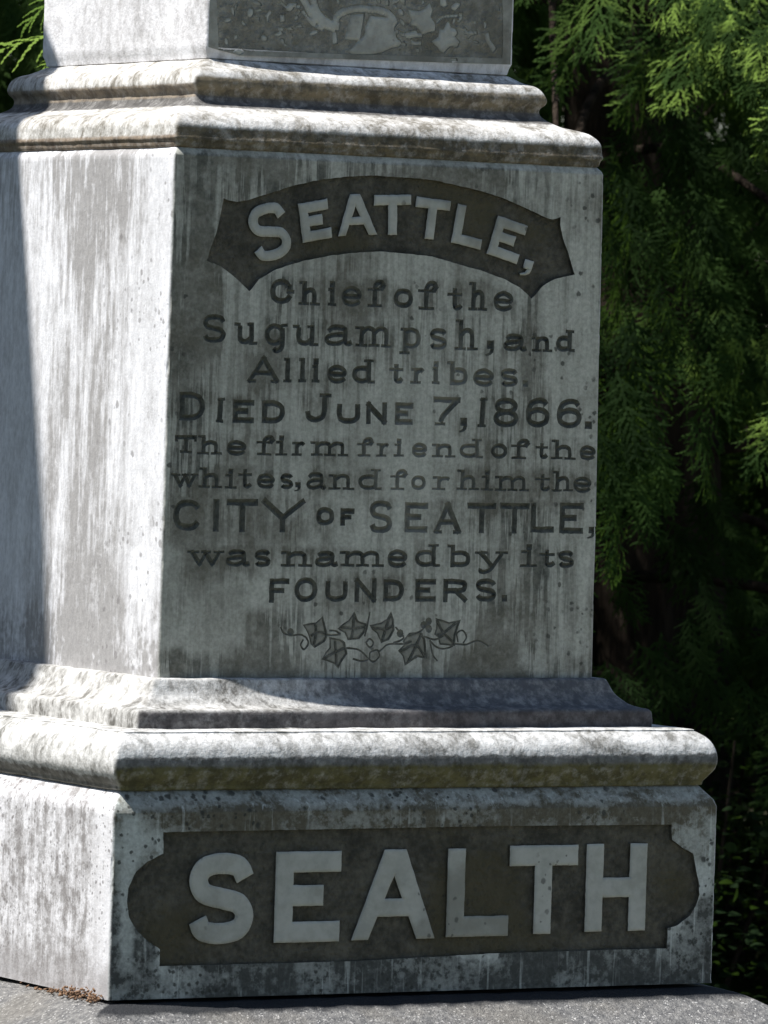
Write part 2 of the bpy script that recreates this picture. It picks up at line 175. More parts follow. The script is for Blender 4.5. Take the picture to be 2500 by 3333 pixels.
def stone_mould(name, light, grimy, bands=(), amount=.5, sc=1.0, spot=.5, shade_wash=None):
    """bands: (z0, z1, colour, dark colour, ragged, where) with where 'F' front only, 'S' sides only, 'A' all round."""
    n = N(name); fm = front_mask(n); inv = n.math('SUBTRACT', 1.0, fm)
    a = n.noise(13*sc, 6, .68); b_ = n.noise(75*sc, 5, .7); c = n.noise(1, 5, .66, n.coord((70, 70, 22)))
    worm = n.noise(55*sc, 4, .65, n.coord((1, 1, .6)), 1.6)
    g = n.add(n.mul(n.step(a, .42, .6), .45), n.mul(n.step(b_, .43, .58), .35))
    g = n.add(n.add(g, n.mul(n.step(c, .46, .62), .35)), n.mul(n.step(worm, .45, .58), .35))
    g = n.math('MINIMUM', n.mul(g, amount*1.5), 1.0)
    col = n.mix(g, light, n.mix(n.step(a, .38, .62), grimy, tuple(v*.75 for v in grimy)))
    if shade_wash:                                                # shade painted over part of the moulding's front
        x0, x1, wc = shade_wash
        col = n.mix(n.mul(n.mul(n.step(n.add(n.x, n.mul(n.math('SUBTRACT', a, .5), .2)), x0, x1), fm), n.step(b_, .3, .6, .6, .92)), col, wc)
    for z0, z1, c1, c2, rag, where in bands:
        h = (z1-z0)*.10
        zz = n.add(n.z, n.mul(n.math('SUBTRACT', n.add(n.mul(n.noise(95, 5, .75), .6), n.mul(n.noise(24, 4), .4)), .5), rag))
        m = n.mul(n.step(zz, z0-h, z0+h), n.step(zz, z1+h, z1-h))
        if where == 'F': m = n.mul(m, fm)
        if where == 'S': m = n.mul(m, inv)
        col = n.mix(n.mul(m, n.step(b_, .30, .55, .70, .97)), col, n.mix(n.step(n.noise(42, 5, .72), .40, .62), c1, c2))
    sp = spots(n, 70, .27, 10, .55, .65)
    col = n.mix(n.mul(sp, spot), col, (.06, .058, .05))
    nb = n.bump(n.add(n.noise(260, 3), n.mul(n.noise(48, 5), 2.0)), .45, .0018)
    return n.done(col, .85, nb)
def stone_base():
    n = N('lichen_spotted_marble'); fm = front_mask(n); at = n.attr('stain')
    bl = n.noise(13, 6, .70); fine = n.noise(70, 5, .7); st = n.noise(1, 5, .64, n.coord((70, 70, 8)))
    st2 = n.noise(1, 3, .6, n.coord((150, 150, 5), (4, 4, 1)))
    g = n.mul(at, n.add(.62, n.add(n.mul(n.step(bl, .40, .56), .38), n.mul(n.step(fine, .42, .6), .18))))
    g = n.add(g, n.mul(n.mul(n.math('MAXIMUM', n.step(bl, .52, .62), n.mul(n.step(fine, .52, .64), .6)), .55), n.step(at, .0, .4, .18, 1.0)), True)
    g = n.math('SUBTRACT', g, n.mul(n.mul(n.step(st2, .56, .66), n.step(st, .45, .6)), .55), clamp=True)
    g = n.mul(g, n.step(fine, .25, .55, .8, 1.0))
    front = n.mix(g, (.50, .53, .50), n.mix(n.step(n.z, .08, .17), (.070, .075, .070), (.115, .105, .076)))
    sp = n.math('MAXIMUM', spots(n, 58, .30, 8, .43, .52), spots(n, 95, .3, 8, .46, .56))
    front = n.mix(n.mul(sp, .85), front, (.042, .045, .040))
    front = n.mix(1.0, front, n.mix(n.step(n.noise(190, 4, .7), .30, .70), (.80, .80, .80), (1.14, 1.14, 1.14)), 'MULTIPLY')
    ss = n.noise(1, 5, .68, n.coord((75, 75, 9), (2, 2, 2))); s2 = n.noise(95, 5, .74); s4 = n.noise(28, 5, .7)
    gs = n.add(n.mul(n.step(ss, .42, .58), .42), n.mul(n.step(s2, .45, .57), .42))
    gs = n.add(gs, n.mul(n.step(s4, .48, .6), .35), True)
    gs = n.mul(gs, n.step(n.y, -.40, -.34, .25, 1.0))
    side = n.mix(gs, (.76, .76, .785), (.27, .258, .255))
    side = n.mix(n.mul(n.math('MAXIMUM', spots(n, 70, .3, 8, .46, .56), spots(n, 120, .33, 11, .46, .58)), .7), side, (.13, .12, .12))
    foot3 = n.step(n.add(n.z, n.mul(n.math('SUBTRACT', bl, .5), .14)), .06, .01)
    side = n.mix(n.mul(foot3, .65), side, (.25, .235, .23))
    nb = n.bump(n.add(n.noise(300, 3), n.mul(n.noise(55, 4), 1.5)), .4, .0014)
    return n.done(n.mix(fm, side, front), .84, nb)
def stone_plain(name, a, b_, sc=30, bumps=.4, dist=.0015, lo=.38, hi=.66, third=None, sp_amt=.5, sp_col=(.05, .05, .045)):
    n = N(name)
    k = n.add(n.mul(n.noise(sc, 5, .65), .6), n.mul(n.noise(sc*5, 4, .6), .4))
    col = n.mix(n.step(k, lo, hi), a, b_)
    if third: col = n.mix(n.mul(n.step(n.noise(7, 5, .6), .5, .66), .8), col, third)
    if sp_amt: col = n.mix(n.mul(spots(n, 75, .3, 9, .5, .6), sp_amt), col, sp_col)
    nb = n.bump(n.add(n.noise(240, 4, .7), n.mul(n.noise(70, 4), 1.4)), bumps, dist)
    return n.done(col, .88, nb, .15)
def stone_granite():
    n = N('grey_granite')
    g = n.noise(420, 3, .7); m = n.noise(130, 5, .7); big = n.noise(9, 4)
    col = n.mix(n.step(m, .36, .66), (.13, .13, .132), (.27, .265, .255))
    v = n.voro(260); col = n.mix(n.mul(n.step(v, .42, .2), n.step(n.noise(150, 2), .48, .6)), col, (.62, .61, .59))
    v2 = n.voro(230, n.coord((1, 1, 1), (3, 2, 1))); col = n.mix(n.mul(n.step(v2, .4, .2), n.step(n.noise(120, 2, .5, n.coord((1, 1, 1), (7, 2, 1))), .5, .62)), col, (.09, .09, .095))
    col = n.mix(n.mul(n.step(big, .45, .65), .35), col, (.22, .20, .165))
    base_shade = n.step(n.add(n.math('MAXIMUM', n.math('ABSOLUTE', n.x), n.math('ABSOLUTE', n.y)), n.mul(n.math('SUBTRACT', n.noise(45, 4), .5), .02)), .456, .444)
    col = n.mix(n.mul(base_shade, n.mul(front_mask(n), .95)), col, (.020, .022, .026))       # the block's cast shade, painted on the flat in front
    nb = n.bump(n.add(n.mul(n.noise(40, 5, .7), 2.0), g), .8, .004)
    return n.done(col, .8, nb, .3)
M = {}
M['die'] = stone_die(); M['base'] = stone_base()
M['upper'] = stone_mould('upper_marble', (.85, .85, .875), (.36, .345, .335), amount=.36, sc=.5, spot=.25)
BR, BRD = (.145, .118, .074), (.060, .052, .034)
M['cap'] = stone_mould('cap_moulding_marble', (.78, .772, .75), (.27, .25, .212), [
    (.984, 1.0125, BR, BRD, .006, 'F'), (1.050, 1.0745, (.17, .14, .09), (.075, .063, .043), .006, 'F'), (1.0385, 1.052, (.12, .115, .11), (.065, .062, .06), .004, 'A'),  # hollow and nose bands paint shade under the nose, over brown stain
    (.984, 1.002, (.27, .215, .16), (.13, .10, .075), .006, 'S'), (1.050, 1.066, (.30, .25, .19), (.16, .13, .10), .006, 'S')], amount=.52, spot=.4)
M['cove'] = stone_mould('cove_marble', (.68, .675, .655), (.19, .182, .165), [(.300, .3275, (.115, .105, .105), (.055, .050, .050), .004, 'F')], amount=.52, shade_wash=(-.16, -.02, (.085, .09, .102)))  # lip band and right-hand film put shade into the colour, over some grime
M['roll'] = stone_mould('roll_moulding_marble', (.79, .788, .775), (.27, .265, .245), [
    (.262, .2785, (.15, .15, .145), (.075, .075, .07), .016, 'F'), (.235, .2675, (.135, .122, .052), (.068, .062, .026), .014, 'F'), (.235, .254, (.19, .18, .155), (.10, .095, .08), .022, 'S')], amount=.55)
M['panel'] = stone_plain('pecked_brown_ground', (.056, .054, .044), (.150, .141, .112), 26, 1.0, .003, lo=.34, hi=.68, third=(.095, .085, .052))
M['letter'] = stone_plain('raised_letter_marble', (.47, .475, .43), (.36, .365, .325), 20, .3, .001, third=(.235, .235, .20), sp_amt=.75, sp_col=(.10, .10, .09))
M['upper_front'] = stone_plain('stained_carved_marble', (.34, .345, .31), (.20, .198, .17), 16, .6, .002, third=(.16, .155, .13))
M['upper_ground'] = stone_plain('grimy_carving_ground', (.18, .177, .15), (.35, .345, .30), 20, 1.0, .003, third=(.16, .155, .125))
M['carving'] = stone_plain('carved_ivy_marble', (.44, .45, .41), (.30, .30, .265), 20, .6, .002, sp_amt=.3, third=(.27, .27, .24))
def stone_cut(name, lo, hi):                                # dirt in the cut letters, washed out in patches
    n = N(name); k = n.add(n.mul(n.noise(60, 4, .65), .5), n.mul(n.noise(170, 3, .6), .5))
    d = n.mix(n.step(k, .36, .66), (.038, .042, .036), (.115, .118, .10))
    xx = n.add(n.x, n.mul(n.math('SUBTRACT', n.noise(22, 3), .5), .12))       # the rain washes the middle of the lines clean
    p = n.mul(n.mul(n.step(xx, -.03, .01), n.step(xx, .13, .08)), n.mul(n.step(n.z, .50, .54), n.step(n.z, .80, .76)))
    p = n.mul(p, n.step(n.noise(30, 3), .35, .6, .5, 1))
    c = n.mix(n.add(n.mul(p, hi), lo), d, (.27, .27, .235))
    return n.done(c, .9, n.bump(n.noise(240, 4, .7), .5, .0015), .12)
M['cut'] = stone_cut('dirt_filled_lettering', .12, .50); M['cut_faint'] = stone_cut('half_washed_lettering', .42, .28)
M['vine'] = stone_plain('shallow_cut_lines', (.105, .107, .09), (.20, .20, .175), 40, .4, .001, sp_amt=0)
M['leafcut'] = stone_plain('lightly_stained_carving', (.20, .20, .17), (.31, .31, .27), 40, .5, .0015, sp_amt=.3)
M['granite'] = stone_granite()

# ---------------------------------------------------------------- the monument
def catmull(P, n=6, closed=False):
    P = [Vector(p) for p in P]; out = []
    m = len(P); rng = range(m if closed else m-1)
    for i in rng:
        a = P[(i-1) % m] if (closed or i) else P[0]*2-P[1]
        b_, c = P[i], P[(i+1) % m]
        d = P[(i+2) % m] if (closed or i+2 < m) else c*2-b_
        for k in range(n):
            t = k/n
            out.append(.5*((2*b_)+(c-a)*t+(2*a-5*b_+4*c-d)*t*t+(3*b_-a-3*c+d)*t**3))
    if not closed: out.append(P[-1])
    return out
def fine_profile(P, smooth=True, step=.004):
    if smooth: P = catmull([Vector((p[0], p[1])) for p in P], 4)
    out = [Vector(P[0])]
    for p in P[1:]:
        p = Vector(p); n = max(1, int((p-out[-1]).length/step)); a = out[-1]
        for k in range(1, n+1): out.append(a+(p-a)*k/n)
    return out
def sweep(name, prof, r, mat, parent, nseg=60, amp=.0, freq=14, skip_front=None, ang=50, chip=0.0, edge=0.0):
    """prof: (half width, height) from the bottom up, swept round a square with rounded corners."""
    cs = 4; path = []                                     # (side direction, fraction) or corner arcs
    for s in range(4):
        for k in range(nseg): path.append(('s', s, k/nseg))
        for k in range(cs): path.append(('c', s, k/cs))
    m = len(path); V = []; F_ = []
    rot = [(1, 0), (0, 1), (-1, 0), (0, -1)]
    for (hw, z) in prof:
        c = hw-r
        for kind, s, t in path:
            if kind == 's': x, y = -c+2*c*t, -hw
            else:
                a = -math.pi/2+t*math.pi/2; x, y = c+r*math.cos(a), -c+r*math.sin(a)
            co, si = rot[s]; x, y = x*co-y*si, x*si+y*co
            V.append(Vector((x, y, z)))
    for j in range(len(prof)-1):
        for i in range(m):
            if skip_front and path[i][0] == 's' and path[i][1] == 0 and skip_front[0] <= prof[j][1]+1e-6 and prof[j+1][1] <= skip_front[1]+1e-6: continue
            i2 = (i+1) % m
            F_.append((j*m+i, j*m+i2, (j+1)*m+i2, (j+1)*m+i))
    F_.append(tuple(range(m-1, -1, -1))); F_.append(tuple((len(prof)-1)*m+i for i in range(m)))
    if edge:                                               # small chips along the upright arrises
        for i, v in enumerate(V):
            kind, s, t = path[i % m]
            if kind == 'c' and t > 0:
                q = noise.noise(v*55)*.6+noise.noise(v*170)*.55+noise.noise(v*14)*.35-.02
                v -= Vector((v.x, v.y, 0)).normalized()*max(0, q)*edge
    if amp:
        for v in V:
            d = Vector((v.x, v.y, 0)).normalized()
            k = noise.noise(v*freq)*.6+noise.noise(v*freq*3.7)*.3+noise.noise(v*freq*9)*.2
            e = abs(abs(v.x)-abs(v.y))                    # more wear at the corners
            k2 = max(0, noise.noise(v*22)+.05)*chip*max(0, 1-e/.02)
            v += d*(k*amp-k2)+Vector((0, 0, noise.noise(v*freq*2+Vector((5, 0, 0)))*amp*.6))
    return link(name, mesh(name, V, F_, ang), parent, [mat])

def subdiv(poly, step=.006):
    out = []
    for i, p in enumerate(poly):
        q = poly[(i+1) % len(poly)]; d = math.hypot(q[0]-p[0], q[1]-p[1]); n = max(1, int(d/step))
        for k in range(n): out.append((p[0]+(q[0]-p[0])*k/n, p[1]+(q[1]-p[1])*k/n))
    return out
def ccw(p):
    a = sum(p[i][0]*p[(i+1) % len(p)][1]-p[(i+1) % len(p)][0]*p[i][1] for i in range(len(p)))
    return p if a > 0 else p[::-1]
def hull(P):
    P = sorted(set((round(p[0], 6), round(p[1], 6)) for p in P)); cr = lambda o, a, b_: (a[0]-o[0])*(b_[1]-o[1])-(a[1]-o[1])*(b_[0]-o[0])
    lo, hi = [], []
    for p in P:
        while len(lo) > 1 and cr(lo[-2], lo[-1], p) <= 1e-12: lo.pop()
        lo.append(p)
    for p in P[::-1]:
        while len(hi) > 1 and cr(hi[-2], hi[-1], p) <= 1e-12: hi.pop()
        hi.append(p)
    return lo[:-1]+hi[:-1]
def ribbon(pts, t, closed=False, cap=True):
    """a stroke of width t as a strip of quads (lists of 2D points)"""
    P = [Vector(p) for p in pts]; n = len(P)
    if not closed and cap:
        P[0] = P[0]+(P[0]-P[1]).normalized()*t/2; P[-1] = P[-1]+(P[-1]-P[-2]).normalized()*t/2
    L, Rr = [], []
    for i in range(n):
        a = P[i-1] if (i or closed) else P[i]; c = P[(i+1) % n] if (i < n-1 or closed) else P[i]
        d1 = (P[i]-a); d2 = (c-P[i])
        d = (d1.normalized() if d1.length > 1e-9 else Vector((0, 0)))+(d2.normalized() if d2.length > 1e-9 else Vector((0, 0)))
        d = d.normalized() if d.length > 1e-9 else Vector((1, 0))
        nn = Vector((-d.y, d.x))
        ref = d1 if d1.length > 1e-9 else d2
        k = max(.6, abs(ref.normalized().dot(d)))
        L.append(P[i]+nn*t/2/k); Rr.append(P[i]-nn*t/2/k)
    out = []
    for i in range(n if closed else n-1):
        j = (i+1) % n
        h = hull([tuple(Rr[i]), tuple(Rr[j]), tuple(L[j]), tuple(L[i])])
        if len(h) > 2: out.append(h)
    return out

# glyph strokes in a unit box: ('L' line | 'C' smooth | 'O' closed smooth, points, weight) or ('P', polygon)
Sg = [('C', [(1, .78), (.86, .95), (.5, 1), (.13, .94), (0, .76), (.13, .58), (.5, .5), (.87, .42), (1, .24), (.87, .06), (.5, 0), (.13, .04), (0, .2)], 1)]
BOWL = lambda x0: ('C', [(x0, .62), (.55, .68), (.9, .6), (1, .34), (.9, .08), (.55, 0), (x0, .06)], .95)
G = {
 'S': Sg,
 'E': [('L', [(0, 0), (0, 1)], 1), ('L', [(0, 1), (1, 1)], 1), ('L', [(0, .52), (.64, .52)], 1), ('L', [(0, 0), (1, 0)], 1)],
 'A': [('P', [(0, 0), (.20, 0), (.58, .92), (.62, 1), (.37, 1)]), ('P', [(1, 0), (.78, 0), (.46, .78), (.37, 1), (.63, 1)]), ('P', [(.22, .255), (.74, .255), (.70, .455), (.30, .455)])],
 'a_thin': [('L', [(0, 0), (.5, 1)], .9), ('L', [(1, 0), (.5, 1)], 1), ('L', [(.22, .34), (.76, .34)], .9), ('L', [(0, 0), (.2, 0)], .6), ('L', [(.8, 0), (1, 0)], .6)],
 'T': [('L', [(0, 1), (1, 1)], 1), ('L', [(.5, 0), (.5, 1)], 1)],
 'Ts': [('L', [(0, 1), (1, 1)], .9), ('L', [(.5, 0), (.5, 1)], 1), ('L', [(.25, 0), (.75, 0)], .6), ('L', [(0, .78), (0, 1)], .7), ('L', [(1, .78), (1, 1)], .7)],
 'L': [('L', [(0, 0), (0, 1)], 1), ('L', [(0, 0), (1, 0)], 1)],
 'H': [('L', [(0, 0), (0, 1)], 1), ('L', [(1, 0), (1, 1)], 1), ('L', [(0, .5), (1, .5)], .98)],
 'I': [('L', [(.5, 0), (.5, 1)], 1)],
 'F': [('L', [(0, 0), (0, 1)], 1), ('L', [(0, 1), (1, 1)], 1), ('L', [(0, .5), (.7, .5)], .9)],
 'D': [('L', [(0, 0), (0, 1)], 1), ('C', [(0, 1), (.5, 1), (.86, .86), (1, .5), (.86, .14), (.5, 0), (0, 0)], 1)],
 'C': [('C', [(1, .76), (.84, .94), (.52, 1), (.14, .88), (0, .5), (.14, .12), (.52, 0), (.84, .06), (1, .24)], 1)],
 'Cs': [('C', [(.8, .72), (.7, .93), (.42, 1), (.1, .86), (0, .5), (.1, .13), (.42, 0), (.75, .08), (.92, .3)], 1.1), ('L', [(.82, .5), (.86, .75)], .9), ('L', [(.78, .52), (1, .5)], .7)],
 'O': [('O', [(.5, 1), (.13, .87), (0, .5), (.13, .13), (.5, 0), (.87, .13), (1, .5), (.87, .87)], 1)],
 'U': [('C', [(0, 1), (0, .34), (.14, .08), (.5, 0), (.86, .08), (1, .34), (1, 1)], 1)],
 'N': [('L', [(0, 0), (0, 1)], .95), ('L', [(1, 0), (1, 1)], .95), ('L', [(0, 1), (1, 0)], 1)],
 'J': [('C', [(.8, 1), (.8, .34), (.68, .08), (.38, 0), (.1, .1), (.04, .36)], 1), ('L', [(.62, 1), (1, 1)], .6)],
 'Y': [('L', [(0, 1), (.48, .42)], 1.05), ('L', [(1, 1), (.48, .42)], .85), ('L', [(.48, 0), (.48, .45)], 1)],
 'R': [('L', [(0, 0), (0, 1)], 1), ('C', [(0, 1), (.6, 1), (.95, .92), (1, .74), (.92, .55), (.6, .48), (0, .48)], 1), ('L', [(.55, .46), (1, 0)], 1)],
 '7': [('L', [(0, 1), (1, 1)], 1), ('C', [(1, 1), (.62, .6), (.34, .28), (.22, 0)], 1), ('L', [(.08, 0), (.4, 0)], .5)],
 '1': [('L', [(.45, 0), (.6, 1)], .95), ('L', [(.1, 0), (.85, 0)], .5), ('L', [(.3, .97), (1, 1)], .5)],
 '8': [('O', [(.5, 1), (.16, .93), (.05, .76), (.18, .58), (.5, .52), (.82, .58), (.95, .76), (.84, .93)], 1), ('O', [(.5, .52), (.13, .44), (0, .26), (.13, .07), (.5, 0), (.87, .07), (1, .26), (.87, .44)], 1)],
 '6': [('C', [(.95, .82), (.8, .97), (.5, 1), (.15, .86), (0, .45), (.1, .12), (.5, 0), (.88, .1), (1, .32), (.88, .54), (.5, .62), (.14, .52), (.02, .34)], 1)],
 ',': [('P', [(.15, .45), (1, .45), (1, 1), (.15, 1)]), ('P', [(1, .5), (.55, .45), (.45, .25), (0, .12), (.1, 0), (.6, .08), (.9, .25)])],
 '.': [('P', [(0, 0), (1, 0), (1, 1), (0, 1)])],
 'a': [('C', [(.06, .74), (.2, .96), (.45, 1), (.68, .92), (.74, .7), (.74, .16), (.84, .0), (1, .1)], 1), ('C', [(.74, .56), (.34, .54), (.04, .38), (.04, .12), (.26, 0), (.52, .05), (.74, .26)], .9)],
 'b': [('L', [(.16, 0), (.16, 1)], 1), ('L', [(-.02, 1), (.16, 1)], .6), BOWL(.16)],
 'd': [('L', [(.8, .05), (.8, 1)], 1), ('L', [(.58, 1), (.95, 1)], .55), ('C', [(.8, .6), (.5, .68), (.12, .6), (0, .34), (.12, .08), (.46, 0), (.8, .1)], .95), ('L', [(.8, 0), (1.02, 0)], .6)],
 'e': [('C', [(.08, .52), (.5, .5), (.96, .52), (.9, .82), (.5, 1), (.12, .85), (0, .5), (.12, .13), (.5, 0), (.82, .07), (1, .24)], .95)],
 'f': [('C', [(1, .86), (.84, 1), (.58, .98), (.42, .8), (.40, .5), (.40, 0)], 1), ('L', [(.95, .84), (.9, .78)], 1.1), ('L', [(.04, .66), (.86, .66)], .55), ('L', [(.08, 0), (.78, 0)], .55)],
 'g': [('O', [(.42, 1), (.1, .9), (0, .66), (.1, .42), (.42, .32), (.74, .42), (.84, .66), (.74, .9)], 1), ('C', [(.84, .92), (.86, .3), (.74, .08), (.5, .02), (.38, .12)], 1), ('L', [(.8, .98), (1, 1)], .6)],
 'h': [('L', [(.2, 0), (.2, 1)], 1), ('L', [(.02, 1), (.2, 1)], .6), ('C', [(.2, .46), (.38, .64), (.6, .68), (.76, .58), (.8, .38), (.8, 0)], .95), ('L', [(0, 0), (.42, 0)], .55), ('L', [(.6, 0), (1, 0)], .55)],
 'i': [('L', [(.5, 0), (.5, .68)], 1), ('L', [(.05, .68), (.5, .68)], .6), ('L', [(0, 0), (1, 0)], .55), ('L', [(.46, .98), (.54, .98)], 1.1)],
 'l': [('L', [(.5, 0), (.5, 1)], 1), ('L', [(.05, 1), (.5, 1)], .6), ('L', [(0, 0), (1, 0)], .55)],
 'm': [('L', [(.12, 0), (.12, .96)], .95), ('L', [(-.02, .97), (.12, .97)], .6), ('C', [(.12, .66), (.24, .95), (.38, 1), (.48, .88), (.5, .6), (.5, 0)], .9), ('C', [(.5, .66), (.62, .95), (.76, 1), (.86, .88), (.88, .6), (.88, 0)], .9), ('L', [(0, 0), (.28, 0)], .55), ('L', [(.38, 0), (.64, 0)], .55), ('L', [(.76, 0), (1, 0)], .55)],
 'n': [('L', [(.2, 0), (.2, .96)], 1), ('L', [(0, .97), (.2, .97)], .6), ('C', [(.2, .66), (.38, .95), (.6, 1), (.76, .88), (.8, .6), (.8, 0)], .95), ('L', [(0, 0), (.42, 0)], .55), ('L', [(.6, 0), (1, 0)], .55)],
 'o': [('O', [(.5, 1), (.13, .87), (0, .5), (.13, .13), (.5, 0), (.87, .13), (1, .5), (.87, .87)], .95)],
 'p': [('L', [(.2, 0), (.2, .97)], 1), ('L', [(.02, .98), (.2, .98)], .6), ('L', [(0, 0), (.42, 0)], .55), ('C', [(.2, .88), (.55, 1), (.9, .9), (1, .62), (.9, .34), (.55, .25), (.2, .34)], .9)],
 'r': [('L', [(.32, 0), (.32, .96)], 1), ('L', [(.04, .97), (.32, .97)], .6), ('L', [(0, 0), (.66, 0)], .55), ('C', [(.32, .6), (.5, .9), (.8, 1), (.96, .84)], .9)],
 's': Sg,
 't': [('C', [(.45, 1), (.45, .2), (.56, .02), (.8, .02), (1, .16)], 1), ('L', [(.02, .66), (.9, .66)], .6)],
 'u': [('C', [(.18, 1), (.18, .3), (.3, .05), (.55, .02), (.8, .26)], 1), ('L', [(.8, 0), (.8, 1)], 1), ('L', [(0, .98), (.18, .98)], .6), ('L', [(.62, .98), (.8, .98)], .6), ('L', [(.8, 0), (1, 0)], .6)],
 'w': [('L', [(.1, 1), (.32, 0)], 1), ('L', [(.32, 0), (.5, .9)], .8), ('L', [(.5, 1), (.7, 0)], 1), ('L', [(.7, 0), (.9, 1)], .8), ('L', [(0, 1), (.28, 1)], .55), ('L', [(.4, 1), (.62, 1)], .55), ('L', [(.76, 1), (1, 1)], .55)],
 'y': [('L', [(.15, 1), (.5, .36)], 1), ('C', [(.86, 1), (.6, .42), (.46, .14), (.3, .03), (.14, .06), (.14, .2)], .85), ('L', [(0, 1), (.34, 1)], .55), ('L', [(.66, 1), (1, 1)], .55)],
}
CENTRES = []                                               # centre lines of the strokes laid last: the bottoms of V cuts
def glyph(ch, t, fn, bw, bh):
    """polygons of a glyph; fn maps box units to the plane, bw/bh are the box size, t the stroke width"""
    out = []
    for st in G[ch]:
        if st[0] == 'P':
            out.append(ccw([fn(u, v) for u, v in st[1]])); CENTRES.extend(fill_points([out[-1]], t*.3)); continue
        kind, pts, wt = st; tt = t*wt
        def m(p): return (tt/2/bw+p[0]*(1-tt/bw), tt/2/bh+p[1]*(1-tt/bh)) if bw > tt and bh > tt else (p[0], p[1])
        P = [Vector((m(p)[0]*bw, m(p)[1]*bh)) for p in pts]
        if kind == 'C': P = catmull(P, 5)
        if kind == 'O': P = catmull(P, 4, True)
        for i in range(len(P) if kind == 'O' else len(P)-1):
            q0, q1 = P[i], P[(i+1) % len(P)]; n_ = max(1, int((q1-q0).length/(t*.35)))
            for j in range(n_+1):
                c_ = q0+(q1-q0)*j/n_; CENTRES.append(fn(c_.x/bw, c_.y/bh))
        for q in ribbon(P, tt, kind == 'O', kind == 'L'):
            out.append(ccw([fn(x/bw, y/bh) for x, y in q]))
    return out
def in_box(b4):
    x0, x1, z0, z1 = b4
    return (lambda u, v: (x0+(x1-x0)*u, z0+(z1-z0)*v)), x1-x0, z1-z0

def inside(p, poly):
    c = False; j = len(poly)-1
    for i in range(len(poly)):
        if (poly[i][1] > p[1]) != (poly[j][1] > p[1]) and p[0] < (poly[j][0]-poly[i][0])*(p[1]-poly[i][1])/(poly[j][1]-poly[i][1])+poly[i][0]: c = not c
        j = i
    return c
def fill_points(polys, step, seed=0):                       # loose points inside polygons, jittered
    rg = random.Random(seed); out = []
    x0 = min(p[0] for q in polys for p in q); x1 = max(p[0] for q in polys for p in q)
    z0 = min(p[1] for q in polys for p in q); z1 = max(p[1] for q in polys for p in q)
    bb = [(min(p[0] for p in q), max(p[0] for p in q), min(p[1] for p in q), max(p[1] for p in q), q) for q in polys]
    for i in range(int((x1-x0)/step)+1):
        for j in range(int((z1-z0)/step)+1):
            p = (x0+(i+.5*(j % 2)+rg.uniform(-.2, .2))*step, z0+(j+rg.uniform(-.2, .2))*step)
            if any(b0 <= p[0] <= b1 and c0 <= p[1] <= c1 and inside(p, q) for b0, b1, c0, c1, q in bb): out.append(p)
    return out
